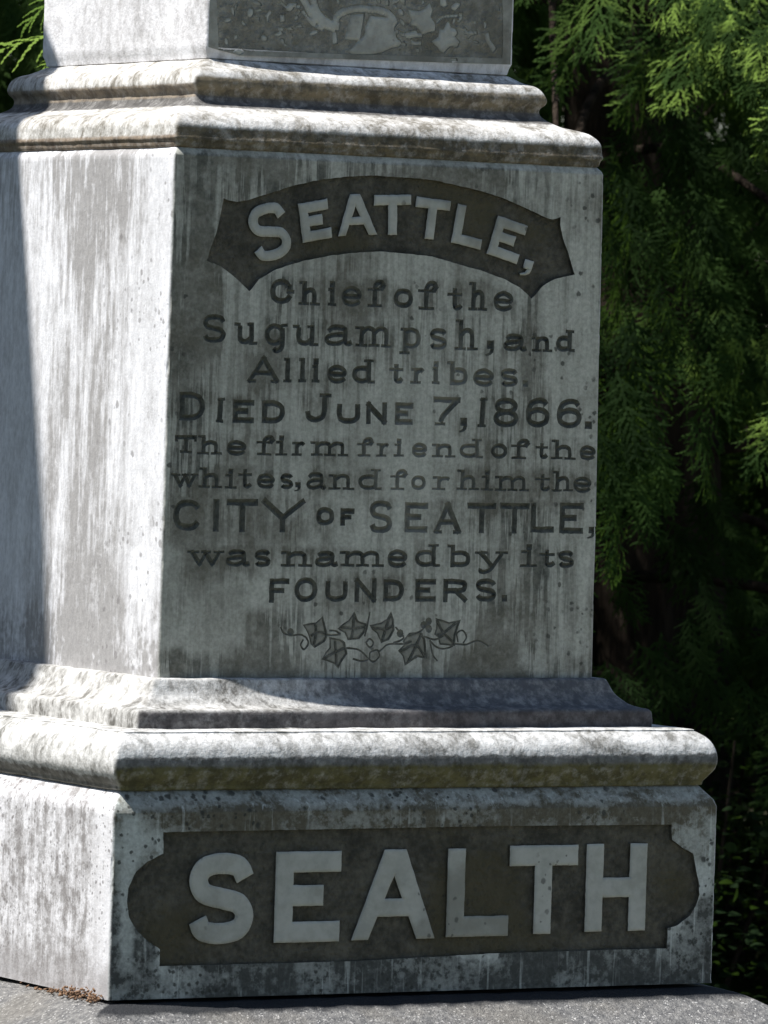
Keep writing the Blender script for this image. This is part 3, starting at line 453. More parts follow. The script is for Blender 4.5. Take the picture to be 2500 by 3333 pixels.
def relief(rect, regions, place, jit=.0005, grid=0):
    """One flat face cut into regions. regions: (owner, profile, polygons, extra points); later ones lie over earlier ones.
    profile(distance to the region's outline) -> depth. Returns {owner: (verts, faces)}; owner None is the uncut face."""
    x0, x1, z0, z1 = rect; VV, FF, own = [], [], []
    def addp(poly, i):
        b0 = len(VV); VV.extend(Vector(p) for p in poly); FF.append(list(range(b0, b0+len(poly)))); own.append(i)
    addp(subdiv([(x0, z0), (x1, z0), (x1, z1), (x0, z1)], .02), -1)
    for i, (o, d, polys, ex) in enumerate(regions):
        for p in polys: addp(subdiv(ccw(p), .004), i)
        VV.extend(Vector(p) for p in ex)
    if grid:                                               # extra vertices so that stains can be set finely
        nx, nz = int((x1-x0)/grid), int((z1-z0)/grid)
        for i in range(1, nx):
            for j in range(1, nz): VV.append(Vector((x0+(x1-x0)*(i+.5*(j % 2))/nx, z0+(z1-z0)*j/nz)))
    v2, e2, f2, ov, oe, of = delaunay_2d_cdt(VV, [], FF, 0, 1e-6, True)
    pts = []
    for v in v2:
        e = min(v.x-x0, x1-v.x, v.y-z0, z1-v.y); k = max(0, min(1, e/.01))
        n3 = noise.noise_vector(Vector((v.x, 0, v.y))*260)*.6+noise.noise_vector(Vector((v.x, 3, v.y))*90)*.6
        pts.append((v.x+n3.x*jit*k, v.y+n3.z*jit*k))
    top = [max((own[k] for k in o), default=-1) for o in of]
    name = lambda i: None if i < 0 else regions[i][0]
    edges = {}
    for fi, f in enumerate(f2):
        for a, b_ in zip(f, list(f[1:])+[f[0]]): edges.setdefault((min(a, b_), max(a, b_)), []).append((fi, a, b_))
    outline, members = {}, {}
    for e, l in edges.items():
        ks = {top[x[0]] for x in l}
        if len(l) == 2 and len(ks) == 2:
            for q in ks: outline.setdefault(q, []).append(e)
    for f, i in zip(f2, top): members.setdefault(i, set()).update(f)
    P2 = np.array(pts); DEP = {}
    for i, vs in members.items():
        if i < 0: continue
        vs = np.array(sorted(vs)); q = P2[vs]; d = np.full(len(vs), 9.0)
        for a, b_ in outline.get(i, []):
            A_, B_ = P2[a], P2[b_]; ab = B_-A_; t = np.clip(((q-A_)@ab)/max(ab@ab, 1e-12), 0, 1)
            d = np.minimum(d, np.linalg.norm(q-A_-t[:, None]*ab, axis=1))
        DEP[i] = {int(v): regions[i][1](float(x), P2[v]) for v, x in zip(vs, d)}
    dep = lambda i, v: 0.0 if i < 0 else DEP[i][v]
    out = {}
    def emit(key, P3):
        V, F_, D = out.setdefault(key, ([], [], {}))
        idx = []
        for p in P3:
            kk = tuple(round(c, 6) for c in p)
            if kk not in D: D[kk] = len(V); V.append(p)
            if D[kk] not in idx: idx.append(D[kk])
        if len(idx) > 2: F_.append(idx)
    for fi, f in enumerate(f2): emit(name(top[fi]), [place(*pts[k], dep(top[fi], k)) for k in f])
    for e, l in edges.items():
        if len(l) != 2: continue
        (fa, a, b_), (fb, _, _) = l; ia, ib = top[fa], top[fb]
        if ia == ib: continue
        pa, pb, qa, qb = dep(ia, a), dep(ia, b_), dep(ib, a), dep(ib, b_)
        if abs(pa-qa)+abs(pb-qb) < 2e-6: continue
        lo_ = ib if qa+qb < pa+pb else ia                   # sides of a raised letter carry the dirt of the ground
        nm = name(max(ia, ib)); ow = name(lo_) if isinstance(nm, tuple) and nm[0] == 'letter' and lo_ >= 0 else nm
        emit(ow, [place(*pts[a], qa), place(*pts[b_], qb), place(*pts[b_], pb), place(*pts[a], pa)])
    return out
flat = lambda d: (lambda x, p: d)
def vcut(mx, slope=.95): return lambda x, p: -min(mx, x*slope)*(1+.25*noise.noise(Vector((p[0]*300, 0, p[1]*300))))
def pecked(d, a): return lambda x, p: d+a*(noise.noise(Vector((p[0]*420, 5, p[1]*420)))+.8*noise.noise(Vector((p[0]*130, 9, p[1]*130)))-.2)
def worn(top_, drop, w): return lambda x, p: top_-drop*max(0., 1-x/w)**2-.0004*noise.noise(Vector((p[0]*90, 2, p[1]*90)))
def set_stain(o, f, test):
    me = o.data; a = me.attributes.new('stain', 'FLOAT', 'POINT')
    a.data.foreach_set('value', [f(v.co.x, v.co.z) if test(v.co) else 0.0 for v in me.vertices])
def bump1(v, a, b_, c, d):                                  # 0 below a, 1 from b to c, 0 above d
    s = lambda t: max(0., min(1., t))**2*(3-2*max(0., min(1., t)))
    return s((v-a)/(b_-a))*s((d-v)/(d-c))
mon = empty('stone_monument')
tag(mon, 'weathered pale marble monument with carved inscription on a grey granite plinth', 'monument')

RC = .003
# granite plinth
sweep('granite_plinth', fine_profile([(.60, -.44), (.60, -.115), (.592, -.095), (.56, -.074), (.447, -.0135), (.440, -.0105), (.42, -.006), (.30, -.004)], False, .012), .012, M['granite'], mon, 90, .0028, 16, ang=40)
# base block with the sunk panel
BW = .4154
base_o = sweep('base_block', [(.4158, -.001)]+[(BW, z) for z in [.004+.2105*q/44 for q in range(45)]]+fine_profile([(BW, .2145), (.4125, .2225), (.3983, .2389)], False, .006)[1:]+[(.34, .2392)], RC, M['base'], mon, 60, 0, skip_front=(.004, .2145), edge=.0032)
regs = [('panel', pecked(-.0056, .0011), [BASE_PANEL], fill_points([BASE_PANEL], .0032))]
for i, (ch, *b4) in enumerate(BASEL):
    fn, bw, bh = in_box(b4); gp = glyph(ch, .0245, fn, bw, bh); regs.append((('letter', i), worn(-.0003, .0016, .0026), gp, fill_points(gp, .0022)))
rel = relief((-BW+RC, BW-RC, .004, .2145), regs, lambda x, z, d: (x, -BW-d, z), .0006, .008)
def add_part(key, name, mat, parent):
    if key not in rel: return None
    return link(name, mesh(name, rel[key][0], rel[key][1], 38 if name in ('raised_letter', 'ivy_carving', 'ivy_and_basket_carving') else None), parent, [mat])
def join_face(o, key):                                     # the uncut face becomes part of the block's own mesh
    bm = bmesh.new(); bm.from_mesh(o.data); tmp = mesh('tmp', rel[key][0], rel[key][1]); bm.from_mesh(tmp); bm.to_mesh(o.data); bm.free(); bpy.data.meshes.remove(tmp)
join_face(base_o, None)
def base_stain(x, z):
    q = noise.noise(Vector((x*14, 0, z*14)))*.03
    f = .92
    f -= .85*max(bump1(x, -.36+q, -.352, -.345, -.335+q)*bump1(z, .02, .04, .17, .20), bump1(x, -.41, -.400, -.39, -.372+q)*bump1(z, .02, .05, .205, .22))
    f -= .8*bump1(x, .345+q, .355, .40, .42)*bump1(z, .045+q, .065, .12, .155+q)+.45*bump1(x, .33, .36, .41, .43)*bump1(z, .10, .14, .2, .23)
    f -= .45*bump1(z, .150+q, .165, .185, .205)*bump1(x, -.40, -.38, -.35, -.33)
    f -= .35*bump1(x, -.36, -.345, -.31, -.29+q)*bump1(z, -.01, .004, .028, .034)
    f += .5*bump1(z, .188, .196, .22, .23)*bump1(x, -.36, -.33, .36, .40)
    return max(0, min(1, f))
set_stain(base_o, lambda x, z: base_stain(x, z) if z < .2146 else .45, lambda c: c.y < -BW+.0005 or (c.y < -.395 and c.z > .2))
add_part('panel', 'recessed_panel', M['panel'], base_o)
for i in range(len(BASEL)): add_part(('letter', i), 'raised_letter', M['letter'], base_o)
# half round moulding, cove
sweep('rounded_moulding', fine_profile([(.36, .2386), (.3983, .2387), (.4039, .2449), (.4094, .2521), (.4141, .2603), (.4155, .2705), (.4145, .2795), (.4110, .2894), (.4043, .2980), (.3944, .3047), (.3845, .3075), (.30, .3079)], True, .004), .005, M['roll'], mon, 120, .0015, 16, chip=.003)
sweep('cove_moulding', fine_profile([(.30, .3073), (.3565, .3074), (.3570, .3154), (.3562, .3235)], False, .004)+fine_profile([(.3557, .3265), (.3526, .3293), (.3457, .3306), (.3358, .3339), (.3274, .3408), (.3215, .3483), (.3159, .3605), (.3142, .3630)], True, .004)+[Vector((.3120, .3640)), Vector((.25, .3645))], .004, M['cove'], mon, 120, .0011, 18, chip=.004)
# inscription block
ZB, ZT, AB, AT = .36539, .97746, .30175, .29825
wd = lambda z: AB+(AT-AB)*(z-ZB)/(ZT-ZB)
ZL = [.3660+(.9785-.3660)*k/130 for k in range(131)]
die_o = sweep('inscription_block', [(wd(.3642), .3642)]+[(wd(z), z) for z in ZL]+[(.2968, .9820), (.2925, .9874), (.25, .9878)], RC, M['die'], mon, 60, 0, skip_front=(.3660, .9785), edge=.0026)
regs = []
for k, l in enumerate(LEAVES): regs.append(('ivy', (lambda x, p: -.0016+.0013*min(1, x/.006)**.6), [l], fill_points([l], .0022)))
for l in LEAVES: regs.append(('vine', vcut(.0014, 1.2), ribbon(l, .0019, True), list(l)))
for l in VINES:
    regs.append(('vine', vcut(.0016, 1.2), ribbon(catmull([Vector(p) for p in l], 4), .0024), [tuple(p) for p in catmull([Vector(p) for p in l], 4)]))
for x, z in DOTS: regs.append(('vine', vcut(.002), [[(x+.005*math.cos(a*.785), z+.005*math.sin(a*.785)) for a in range(8)]], [(x, z)]))
regs.append(('panel', pecked(-.0052, .0010), [ARCH_PANEL], fill_points([ARCH_PANEL], .0032)))
for i, (ch, bl, br, tl) in enumerate(ARCH):
    bl, br, tl = Vector(bl), Vector(br), Vector(tl); ex, ey = br-bl, tl-bl
    fn = (lambda u, v, bl=bl, ex=ex, ey=ey: tuple(bl+ex*u+ey*v))
    gp = glyph(ch, .0125, fn, ex.length, ey.length); regs.append((('letter', i), worn(-.0003, .0018, .0024), gp, fill_points(gp, .002)))
SMALL = {'C': 'Cs', 'A': 'a_thin', 'T': 'Ts'}
THK = [.0066]*7+[.0072]*4+[.0056]*5+[.0054]*5+[.0080, .0066, .0076]+[.0062]*4+[.0068]
for k, word in enumerate(WORDS):
    polys = []; CENTRES.clear()
    for ch, *b4 in word:
        fn, bw, bh = in_box(b4)
        c = SMALL.get(ch, ch) if (k < 7 or ch in 'A' or k == 11) else ch
        t = THK[k]
        polys += glyph(c, min(t, bh*.33), fn, bw, bh)
    regs.append((('word', k), vcut(.0034, 1.0), polys, list(CENTRES)))
FW = .2972
def place_die(x, z, d):                                    # the block narrows slightly upwards
    return (x*(wd(z)-RC)/FW if abs(x) > FW-1e-5 else x, -wd(z)-d, z)
rel = relief((-FW, FW, .3660, .9785), regs, place_die, .0008, .006)
join_face(die_o, None)
LB = [(b4, k) for k, wd_ in enumerate(WORDS) for ch, *b4 in wd_]
FAINT = {6: .5, 9: .5, 13: .9, 18: .8, 8: .4}
def die_stain(x, z):
    q = noise.noise(Vector((x*12, 1, z*5)))*.5+noise.noise(Vector((x*45, 2, z*9)))*.5
    f = .10
    f += .55*bump1(z, .865+.02*q, .915, 1, 1.1)*bump1(x, -.4, -.3, .14+.04*q, .26)     # film above the arch
    f += .55*bump1(x, -.4, -.3, -.232+.006*q, -.222)*bump1(z, .62+.1*q, .78, 1, 1.1)   # dull strip down the left edge
    f += .30*bump1(x, -.4, -.3, -.255+.01*q, -.235)*bump1(z, .40, .5, .8, .9)
    for b4, k in LB:                                        # dirt in and trickling from the letters
        x0, x1, z0, z1 = b4
        if x0-.008 < x < x1+.008 and z0-.055 < z < z1+.006:
            w_ = bump1(x, x0-.007, x0+.002, x1-.002, x1+.007)
            ln = .018+.034*max(0, noise.noise(Vector((x*60, 7, z0*20)))+.25)
            dv = 1.0 if z > z0 else max(0., 1-(z0-z)/ln)
            f += .44*w_*dv*(1-FAINT.get(k, 0))*bump1(z, -1, -.5, z1, z1+.006)
    for px, a_ in ((-.1535, .8), (.1995, .95)):              # trickles from the two points of the arched panel
        f += a_*bump1(x, px-.014+.004*q, px-.006, px+.004, px+.012+.004*q)*bump1(z, .70+.05*q, .78, .83, .85)
    f += .5*bump1(x, .17+.02*q, .185, .215, .235+.01*q)*bump1(z, .62+.08*q, .70, .80, .84)
    f -= .7*(bump1(x, -.226, -.221, -.185, -.168)*bump1(z, .72+.06*q, .78, .842, .850)+bump1(x, .208, .214, .238, .242)*bump1(z, .70+.06*q, .765, .855, .863))
    f += .75*bump1(x, -.19+.02*q, -.175, -.12, -.10+.02*q)*bump1(z, .3, .36, .43+.02*q, .455+.02*q)
    f += .60*bump1(x, .12+.02*q, .15, .225, .25)*bump1(z, .3, .36, .45+.05*q, .53+.06*q)
    f += .85*bump1(z, .2, .3, .376+.006*q, .405+.02*q)
    f += .7*bump1(x, -.31, -.302, -.272, -.255)*bump1(z, .3, .36, .385+.006*q, .402+.01*q)
    f -= .25*bump1(x, .225, .25, .31, .33)*bump1(z, .42, .5, .9, .95)
    f -= .2*bump1(x, -.10, -.05, .10, .14)*bump1(z, .42, .45, .7, .8)
    return max(0, min(1, f))
set_stain(die_o, die_stain, lambda c: c.y < -wd(c.z)+.0005)
add_part('panel', 'arched_panel', M['panel'], die_o)
for i in range(len(ARCH)): add_part(('letter', i), 'raised_letter', M['letter'], die_o)
for k in range(len(WORDS)): add_part(('word', k), 'engraved_word', M['cut_faint' if k in (6, 13, 18) else 'cut'], die_o)
add_part('ivy', 'ivy_carving', M['leafcut'], die_o)
add_part('vine', 'vine_carving', M['vine'], die_o)
# cap moulding
sweep('cap_moulding', fine_profile([(.27, .9870), (.2925, .9872), (.2962, .9944), (.2985, .9982), (.2976, 1.0025), (.2970, 1.0091), (.2961, 1.0152), (.2926, 1.0212), (.2866, 1.0267), (.2769, 1.0310), (.2620, 1.0351), (.2531, 1.0392), (.2475, 1.0423), (.2425, 1.0468), (.2402, 1.0529), (.2417, 1.0580), (.2459, 1.0627), (.2469, 1.0688), (.2445, 1.0759), (.2403, 1.0819), (.2343, 1.0853), (.2268, 1.0876), (.2178, 1.0925), (.2125, 1.0958), (.2100, 1.0966)], True, .004)+[Vector((.15, 1.0968))], .005, M['cap'], mon, 120, .0015, 16, chip=.004)
# upper block with the ivy and basket relief
UW = .2139
up_o = sweep('upper_block', [(.2075, 1.0972), (.2100, 1.0984), (.2106, 1.1010), (.2118, 1.1060), (UW, 1.1110)]+[(UW, z) for z in [1.111+.174*q/30 for q in range(1, 31)]]+[(.205, 1.292), (.16, 1.315), (.12, 1.32)], RC, M['upper'], mon, 50, 0, skip_front=(1.1110, 1.285), edge=.003)
UP = [p if p[1] < 1.27 else (p[0], 1.272) for p in UPANEL]
regs = [('ground', (lambda x, p: pecked(-.0004-.0022*min(1, x/.012), .0011)(x, p)), [UP], fill_points([UP], .003))]
car = []
for l in UPOLY: car.append([(x, min(z, 1.268)) for x, z in l])
for l, t in USTROKES: car += ribbon(catmull([Vector(p) for p in l], 4), t)
rq = random.Random(4)
for i in range(150):                                        # small leaves and berries of the spray
    x = rq.uniform(-.19, .20); z = rq.uniform(1.118, 1.26)
    if -.03 < x < .05 and z < 1.15: continue
    a0 = rq.uniform(0, 6.3); s_ = rq.uniform(.003, .0068); el = rq.uniform(.35, .8)
    car.append([(x+s_*math.cos(t)*math.cos(a0)-s_*el*math.sin(t)*math.sin(a0), z+s_*math.cos(t)*math.sin(a0)+s_*el*math.sin(t)*math.cos(a0)) for t in [j*.785 for j in range(8)]])
regs.append(('carving', (lambda x, p: -.0024+.0024*min(1, x/.004)**.6), car, fill_points(car, .0022)))
rel = relief((-UW+RC, UW-RC, 1.1110, 1.285), regs, lambda x, z, d: (x, -UW-d, z), .0009)
bmf = link('carved_face', mesh('carved_face', rel[None][0], rel[None][1]), up_o, [M['upper_front']])
add_part('ground', 'carving_ground', M['upper_ground'], up_o)
add_part('carving', 'ivy_and_basket_carving', M['carving'], up_o)
# the cross above the picture, on its small foot
def boxes(name, L, mat, parent):
    bm = bmesh.new()
    for (cx, cy, cz, sx, sy, sz) in L:
        r = bmesh.ops.create_cube(bm, size=1)
        for v in r['verts']: v.co = Vector((cx+v.co.x*sx, cy+v.co.y*sy, cz+v.co.z*sz))
    bmesh.ops.bevel(bm, geom=bm.edges[:], offset=.008, segments=2, affect='EDGES')
    me = bpy.data.meshes.new(name); bm.to_mesh(me); bm.free()
    return link(name, me, parent, [mat])
boxes('cross', [(0, 0, 1.62, .13, .11, .62), (0, 0, 1.70, .42, .105, .125)], M['upper'], mon)

# ---------------------------------------------------------------- ground
def ground_mat():
    n = N('grass_and_soil')
    k = n.noise(3, 6, .65); f = n.noise(60, 4, .7)
    c = n.mix(n.step(k, .4, .62), (.055, .075, .028), (.10, .085, .055)); c = n.mix(n.mul(n.step(f, .35, .7), .5), c, (.035, .045, .02))
    return n.done(c, .95, n.bump(f, .8, .02), .1)
GZ = -.44
vs_, fs_ = [], []
rad = [0, .4, .8, 1.2, 1.8, 2.6, 3.6, 5, 7, 10, 15, 25, 60, 200, 1500]
for r_ in rad[1:]:
    for k in range(48):
        a = k*math.tau/48; x, y = r_*math.cos(a), r_*math.sin(a)
        vs_.append((x, y, GZ+.02*noise.noise(Vector((x*1.3, y*1.3, 0)))*(1 if r_ > 9 else 0)))
vs_.append((0, 0, GZ)); c_ = len(vs_)-1
for k in range(48): fs_.append((c_, k, (k+1) % 48))
for j in range(len(rad)-2):
    for k in range(48): fs_.append((j*48+k, (j+1)*48+k, (j+1)*48+(k+1) % 48, j*48+(k+1) % 48))
tag(link('ground', mesh('ground', vs_, fs_, 60), None, [ground_mat()]), kind='structure')

def bounce_gravel_mat():
    n = N('bounce_gravel')
    v = n.voro(70, out='Color'); k = n.noise(5, 5, .6)
    c = n.mix(n.step(k, .35, .65), (.36, .345, .285), (.25, .245, .20))
    return n.done(n.mix(.35, c, v, 'OVERLAY'), .95, n.bump(n.voro(70), .8, .01), .1)
vs_, fs_ = [], []
for j, r_ in enumerate((.5, 1.2, 2.2, 3.4, 4.6, 5.6)):
    for k in range(56):
        a = k*math.tau/56; q = r_*(1+(.05*math.sin(a*5)+.03*math.sin(a*9) if j == 5 else 0))
        vs_.append((q*.82*math.cos(a)+2.6, q*math.sin(a)-6.0, GZ+.012))
for j in range(5):
    for k in range(56): fs_.append((j*56+k, (j+1)*56+k, (j+1)*56+(k+1) % 56, j*56+(k+1) % 56))
tag(link('added_path', mesh('added_path', vs_, fs_, 60), None, [bounce_gravel_mat()]), kind='structure')  # added out of view, pale so it bounces light onto the shaded front

# ---------------------------------------------------------------- cedars
def foliage_mat(name, c1, c2, tr=.35, trc=(.10, .19, .03), tip=None):
    n = N(name)
    oi = n.t.nodes.new('ShaderNodeObjectInfo').outputs['Random']
    k = n.add(n.mul(n.noise(9, 3), .7), n.mul(oi, .45))
    c = n.mix(n.step(k, .3, .8), c1, c2)
    if tip: c = n.mix(n.mul(n.step(n.x, 1.05, 1.7), n.step(n.noise(16, 4, .65), .47, .58)), c, tip)      # sunlight painted in patches on the outer end
    n.done(c, .8, None, .07)
    tl = n.t.nodes.new('ShaderNodeBsdfTranslucent'); tl.inputs[0].default_value = trc+(1,)
    mx = n.t.nodes.new('ShaderNodeMixShader'); mx.inputs[0].default_value = tr
    out = n.t.nodes['Material Output']
    n.t.links.new(n.b.outputs[0], mx.inputs[1]); n.t.links.new(tl.outputs[0], mx.inputs[2]); n.t.links.new(mx.outputs[0], out.inputs[0])
    return n.m
def bark_mat():
    n = N('cedar_bark')
    s = n.noise(1, 5, .65, n.coord((26, 26, 3)))
    return n.done(n.mix(n.step(s, .35, .65), (.022, .017, .013), (.06, .046, .036)), .95, n.bump(s, 1.0, .03), .1)
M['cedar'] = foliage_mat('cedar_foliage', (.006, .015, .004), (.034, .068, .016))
M['sunlit_tips'] = foliage_mat('sunlit_cedar_tips', (.10, .18, .03), (.21, .32, .06), .35, (.30, .46, .07))  # brighter copy of the cedar green, sunlight put into the leaf colour
M['half'] = foliage_mat('sun_tipped_cedar_foliage', (.010, .024, .006), (.030, .062, .013), .3, (.07, .13, .02), tip=(.21, .32, .06))  # dark cedar green with sunlit tips painted in
M['salal'] = foliage_mat('shrub_leaves', (.008, .018, .006), (.018, .032, .011), .15)
M['bark'] = bark_mat()

def spray(seed, L=.17, nsec=9, wd_=1.0, ter=True):
    """a flat drooping spray of scale leaved fingers, along +X in the XY plane"""
    rg = np.random.default_rng(seed); V, Q = [], []
    def dia(p, d, nrm, l, w_):                              # one overlapping scale
        s = np.cross(nrm, d); b0 = len(V)
        V.extend([p, p+d*l*.5+s*w_, p+d*l, p+d*l*.5-s*w_]); Q.append((b0, b0+1, b0+2, b0+3))
    def finger(p, d, nn, ln, w_, droop):
        m_ = max(2, int(ln/.0058)); s_ = np.cross(nn, d)
        for k in range(m_):
            u = k/m_; q = p+d*ln*u+np.array([0, 0, -droop*ln*u*u])
            dd = d+np.array([0, 0, -2*droop*u])+s_*rg.uniform(-.28, .28); dd /= np.linalg.norm(dd)
            dia(q, dd, nn, .0105*rg.uniform(.85, 1.15), w_*(1.08-.5*u))
        return lambda u: p+d*ln*u+np.array([0, 0, -droop*ln*u*u])
    def pos(t): return np.array([L*t, .014*math.sin(t*2.2+seed), -.30*L*t*t])
    nrm = np.array([0, 0, 1.0])
    for i in range(16):
        a, b_ = pos(i/16), pos((i+1.6)/16); d = b_-a; l = np.linalg.norm(d); dia(a, d/l, nrm, l, .0028)
    for i in range(nsec):
        for sd in (-1, 1):
            t = .06+.9*(i+(.5 if sd > 0 else 0))/nsec
            p = pos(t)
            ang = R(rg.uniform(38, 54))*(1-.45*t)*sd
            ln = L*(.44*math.sin(math.pi*min(1, .2+.8*t))**.8+.05)*rg.uniform(.75, 1.15)
            d = np.array([math.cos(ang), math.sin(ang), rg.uniform(-.28, .05)]); d /= np.linalg.norm(d)
            nn = nrm+rg.uniform(-.3, .3, 3); nn /= np.linalg.norm(nn)
            f_ = finger(p, d, nn, ln, .0034*wd_, .35); s_ = np.cross(nn, d)
            m_ = int(ln/.017) if ter else 0
            for k in range(m_):
                u = (k+.7)/(m_+.6); s2 = 1 if (k % 2) else -1
                dd = d*math.cos(.75)+s_*s2*math.sin(.75)+np.array([0, 0, -.15]); dd /= np.linalg.norm(dd)
                finger(f_(u), dd, nn, ln*.44*(1.1-u*.75)+.004, .0030, .3)
    return np.array(V), np.array(Q)
SPR = [spray(i, .13+.02*(i % 3)) for i in range(7)]
def frame(d, nrm):
    d = d/np.linalg.norm(d); y = np.cross(nrm, d); y /= np.linalg.norm(y)+1e-9
    return np.array([d, y, np.cross(d, y)])                 # rows
def tube(P, rads, n=6):
    V, Q = [], []
    for i, p in enumerate(P):
        a = P[max(0, i-1)]; c = P[min(len(P)-1, i+1)]; d = (c-a)/np.linalg.norm(c-a)
        ref = np.array([0, 0, 1.0]) if abs(d[2]) < .9 else np.array([1.0, 0, 0])
        x = np.cross(d, ref); x /= np.linalg.norm(x); y = np.cross(d, x)
        for k in range(n):
            an = k*math.tau/n; V.append(p+(x*math.cos(an)+y*math.sin(an))*rads[i])
    for i in range(len(P)-1):
        for k in range(n): Q.append((i*n+k, i*n+(k+1) % n, (i+1)*n+(k+1) % n, (i+1)*n+k))
    return np.array(V), np.array(Q)
def merge(parts):
    V, Q, o = [], [], 0
    for v, q in parts: V.append(v); Q.append(q+o); o += len(v)
    return np.concatenate(V), np.concatenate(Q)
def bough_mesh(seed, L=1.75, nspr=120):
    rg = np.random.default_rng(100+seed); parts = []
    def pt(t): return np.array([L*t, .10*math.sin(3*t+seed), .16*math.sin(t*2.6)*L*.5-.42*L*t**2.2+.10*L*max(0, t-.75)])
    P = [pt(t) for t in np.linspace(0, 1, 12)]
    tb = tube(P, np.linspace(.013, .002, 12))
    # side twigs carry the sprays
    for k in range(nspr):
        t = .16+.84*(k+rg.uniform(0, 1))/nspr
        p = pt(min(t, 1)); ax = pt(min(1, t+.02))-pt(max(0, t-.02)); ax /= np.linalg.norm(ax)
        sd = 1 if k % 2 else -1
        off = rg.uniform(0, 1)**.8*(.42*math.sin(math.pi*min(1, .25+.72*t))+.05)
        side = np.array([-ax[1], ax[0], 0])*sd
        q = p+side*off+ax*off*.45+np.array([0, 0, -.55*off*off-rg.uniform(0, .05)])
        d = ax*rg.uniform(.35, .9)+side*rg.uniform(.2, .8)+np.array([0, 0, -rg.uniform(.15, .95)])
        nr = ax*rg.uniform(-.2, .8)+side*rg.uniform(-.4, .6)+np.array([0, 0, rg.uniform(.4, 1.0)])
        v, f = SPR[rg.integers(0, len(SPR))]
        s = rg.uniform(.65, 1.1)
        parts.append(((v*s)@frame(d, nr)+q, f))
    lf = merge(parts)
    V, Q = merge([tb, lf])
    me = mesh_np('bough', V, Q)
    idx = np.ones(len(Q), np.int32); idx[:len(tb[1])] = 0
    me.polygons.foreach_set('material_index', idx[:len(me.polygons)])
    me.materials.append(M['bark']); me.materials.append(M['cedar'])
    return me
BOLD = [spray(40+i, .115, 4, 1.15, False) for i in range(4)]          # sparse young tips with thick fingers
BOUGH = [bough_mesh(i) for i in range(6)]
LIGHT = []
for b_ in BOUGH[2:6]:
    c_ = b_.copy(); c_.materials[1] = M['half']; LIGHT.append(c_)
def trunk_mesh(H, r0, seed):
    z = np.linspace(0, H, 22); rg = np.random.default_rng(seed)
    P = [np.array([.05*math.sin(k*.7+seed), .05*math.cos(k*.5+seed), zz]) for k, zz in enumerate(z)]
    V, Q = tube(P, [r0*(1-.93*zz/H)*(1+.5*math.exp(-zz*3)) for zz in z], 12)
    return mesh_np('trunk', V, Q, True)
def cedar(loc, H, nb, label, seed, spread=1.0, zmin=.2, group='cedars standing behind the monument', r0=.16, pw=.85, sel=None):
    t = empty('cedar_tree', loc); tag(t, label, 'tree', group)
    rg = random.Random(seed)
    link('trunk', trunk_mesh(H, r0, seed), t, [M['bark']])
    for i in range(nb):
        f = ((i+.5)/nb)**1.15; h = zmin+(H*.96-zmin)*f
        az = i*2.39996+rg.uniform(-.35, .35)+seed
        sc = spread*((1-f)**pw*.95+.18)*rg.uniform(.85, 1.12)
        if sel and not sel(h, az, sc): continue
        o = link('bough', BOUGH[rg.randrange(6)], t)
        o.location = (0, 0, h); o.rotation_euler = (rg.uniform(-.2, .2), rg.uniform(-.12, .16), az); o.scale = (sc,)*3
    return t
cedar((2.45, 3.0, GZ), 7.5, 94, 'dark green cedar with drooping lacy sprays, right of the monument', 1, 1.0, .1)
t1 = bpy.data.objects['cedar_tree']
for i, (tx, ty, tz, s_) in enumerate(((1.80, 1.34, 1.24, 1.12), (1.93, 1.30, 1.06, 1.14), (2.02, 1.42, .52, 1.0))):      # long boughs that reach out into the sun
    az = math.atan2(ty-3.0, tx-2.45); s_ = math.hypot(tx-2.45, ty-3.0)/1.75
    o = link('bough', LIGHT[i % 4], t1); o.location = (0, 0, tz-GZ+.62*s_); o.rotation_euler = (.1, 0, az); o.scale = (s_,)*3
cedar((.55, 3.95, GZ), 8.0, 90, 'cedar seen between the left edge of the picture and the upper block', 2, 1.05, .2)
cedar((-1.35, 3.1, GZ), 8.5, 90, 'tall cedar left of the monument, outside the picture', 3, .95, .6)
cedar((3.6, 5.6, GZ), 9.0, 80, 'cedar farther back, behind the one right of the monument', 4, 1.25, .1)
cedar((5.0, 4.2, GZ), 8.0, 80, 'rightmost of the cedars behind the monument', 5, 1.15, .1)
cedar((1.9, 6.2, GZ), 9.0, 80, 'cedar hidden behind the monument, between two nearer cedars', 6, 1.25, .2)
cedar((5.2, 8.2, GZ), 10.0, 80, 'farthest cedar, deep in the dark gap behind the others', 8, 1.5, .1)
for i, (tx, ty, th, tl) in enumerate(((-4.9, -.6, 5.0, 'nearest to the broken limbed trunk'), (-6.6, -2.7, 5.6, 'nearest to the camera'), (-4.3, 3.2, 6.0, 'farthest from the camera'))):
    cedar((tx, ty, GZ), th, 55, 'bushy cedar added left of the path outside the picture, '+tl, 11+i, 1.25, .2, 'added cedars along the left of the path')  # unseen cedars added to hold back low skylight from the left

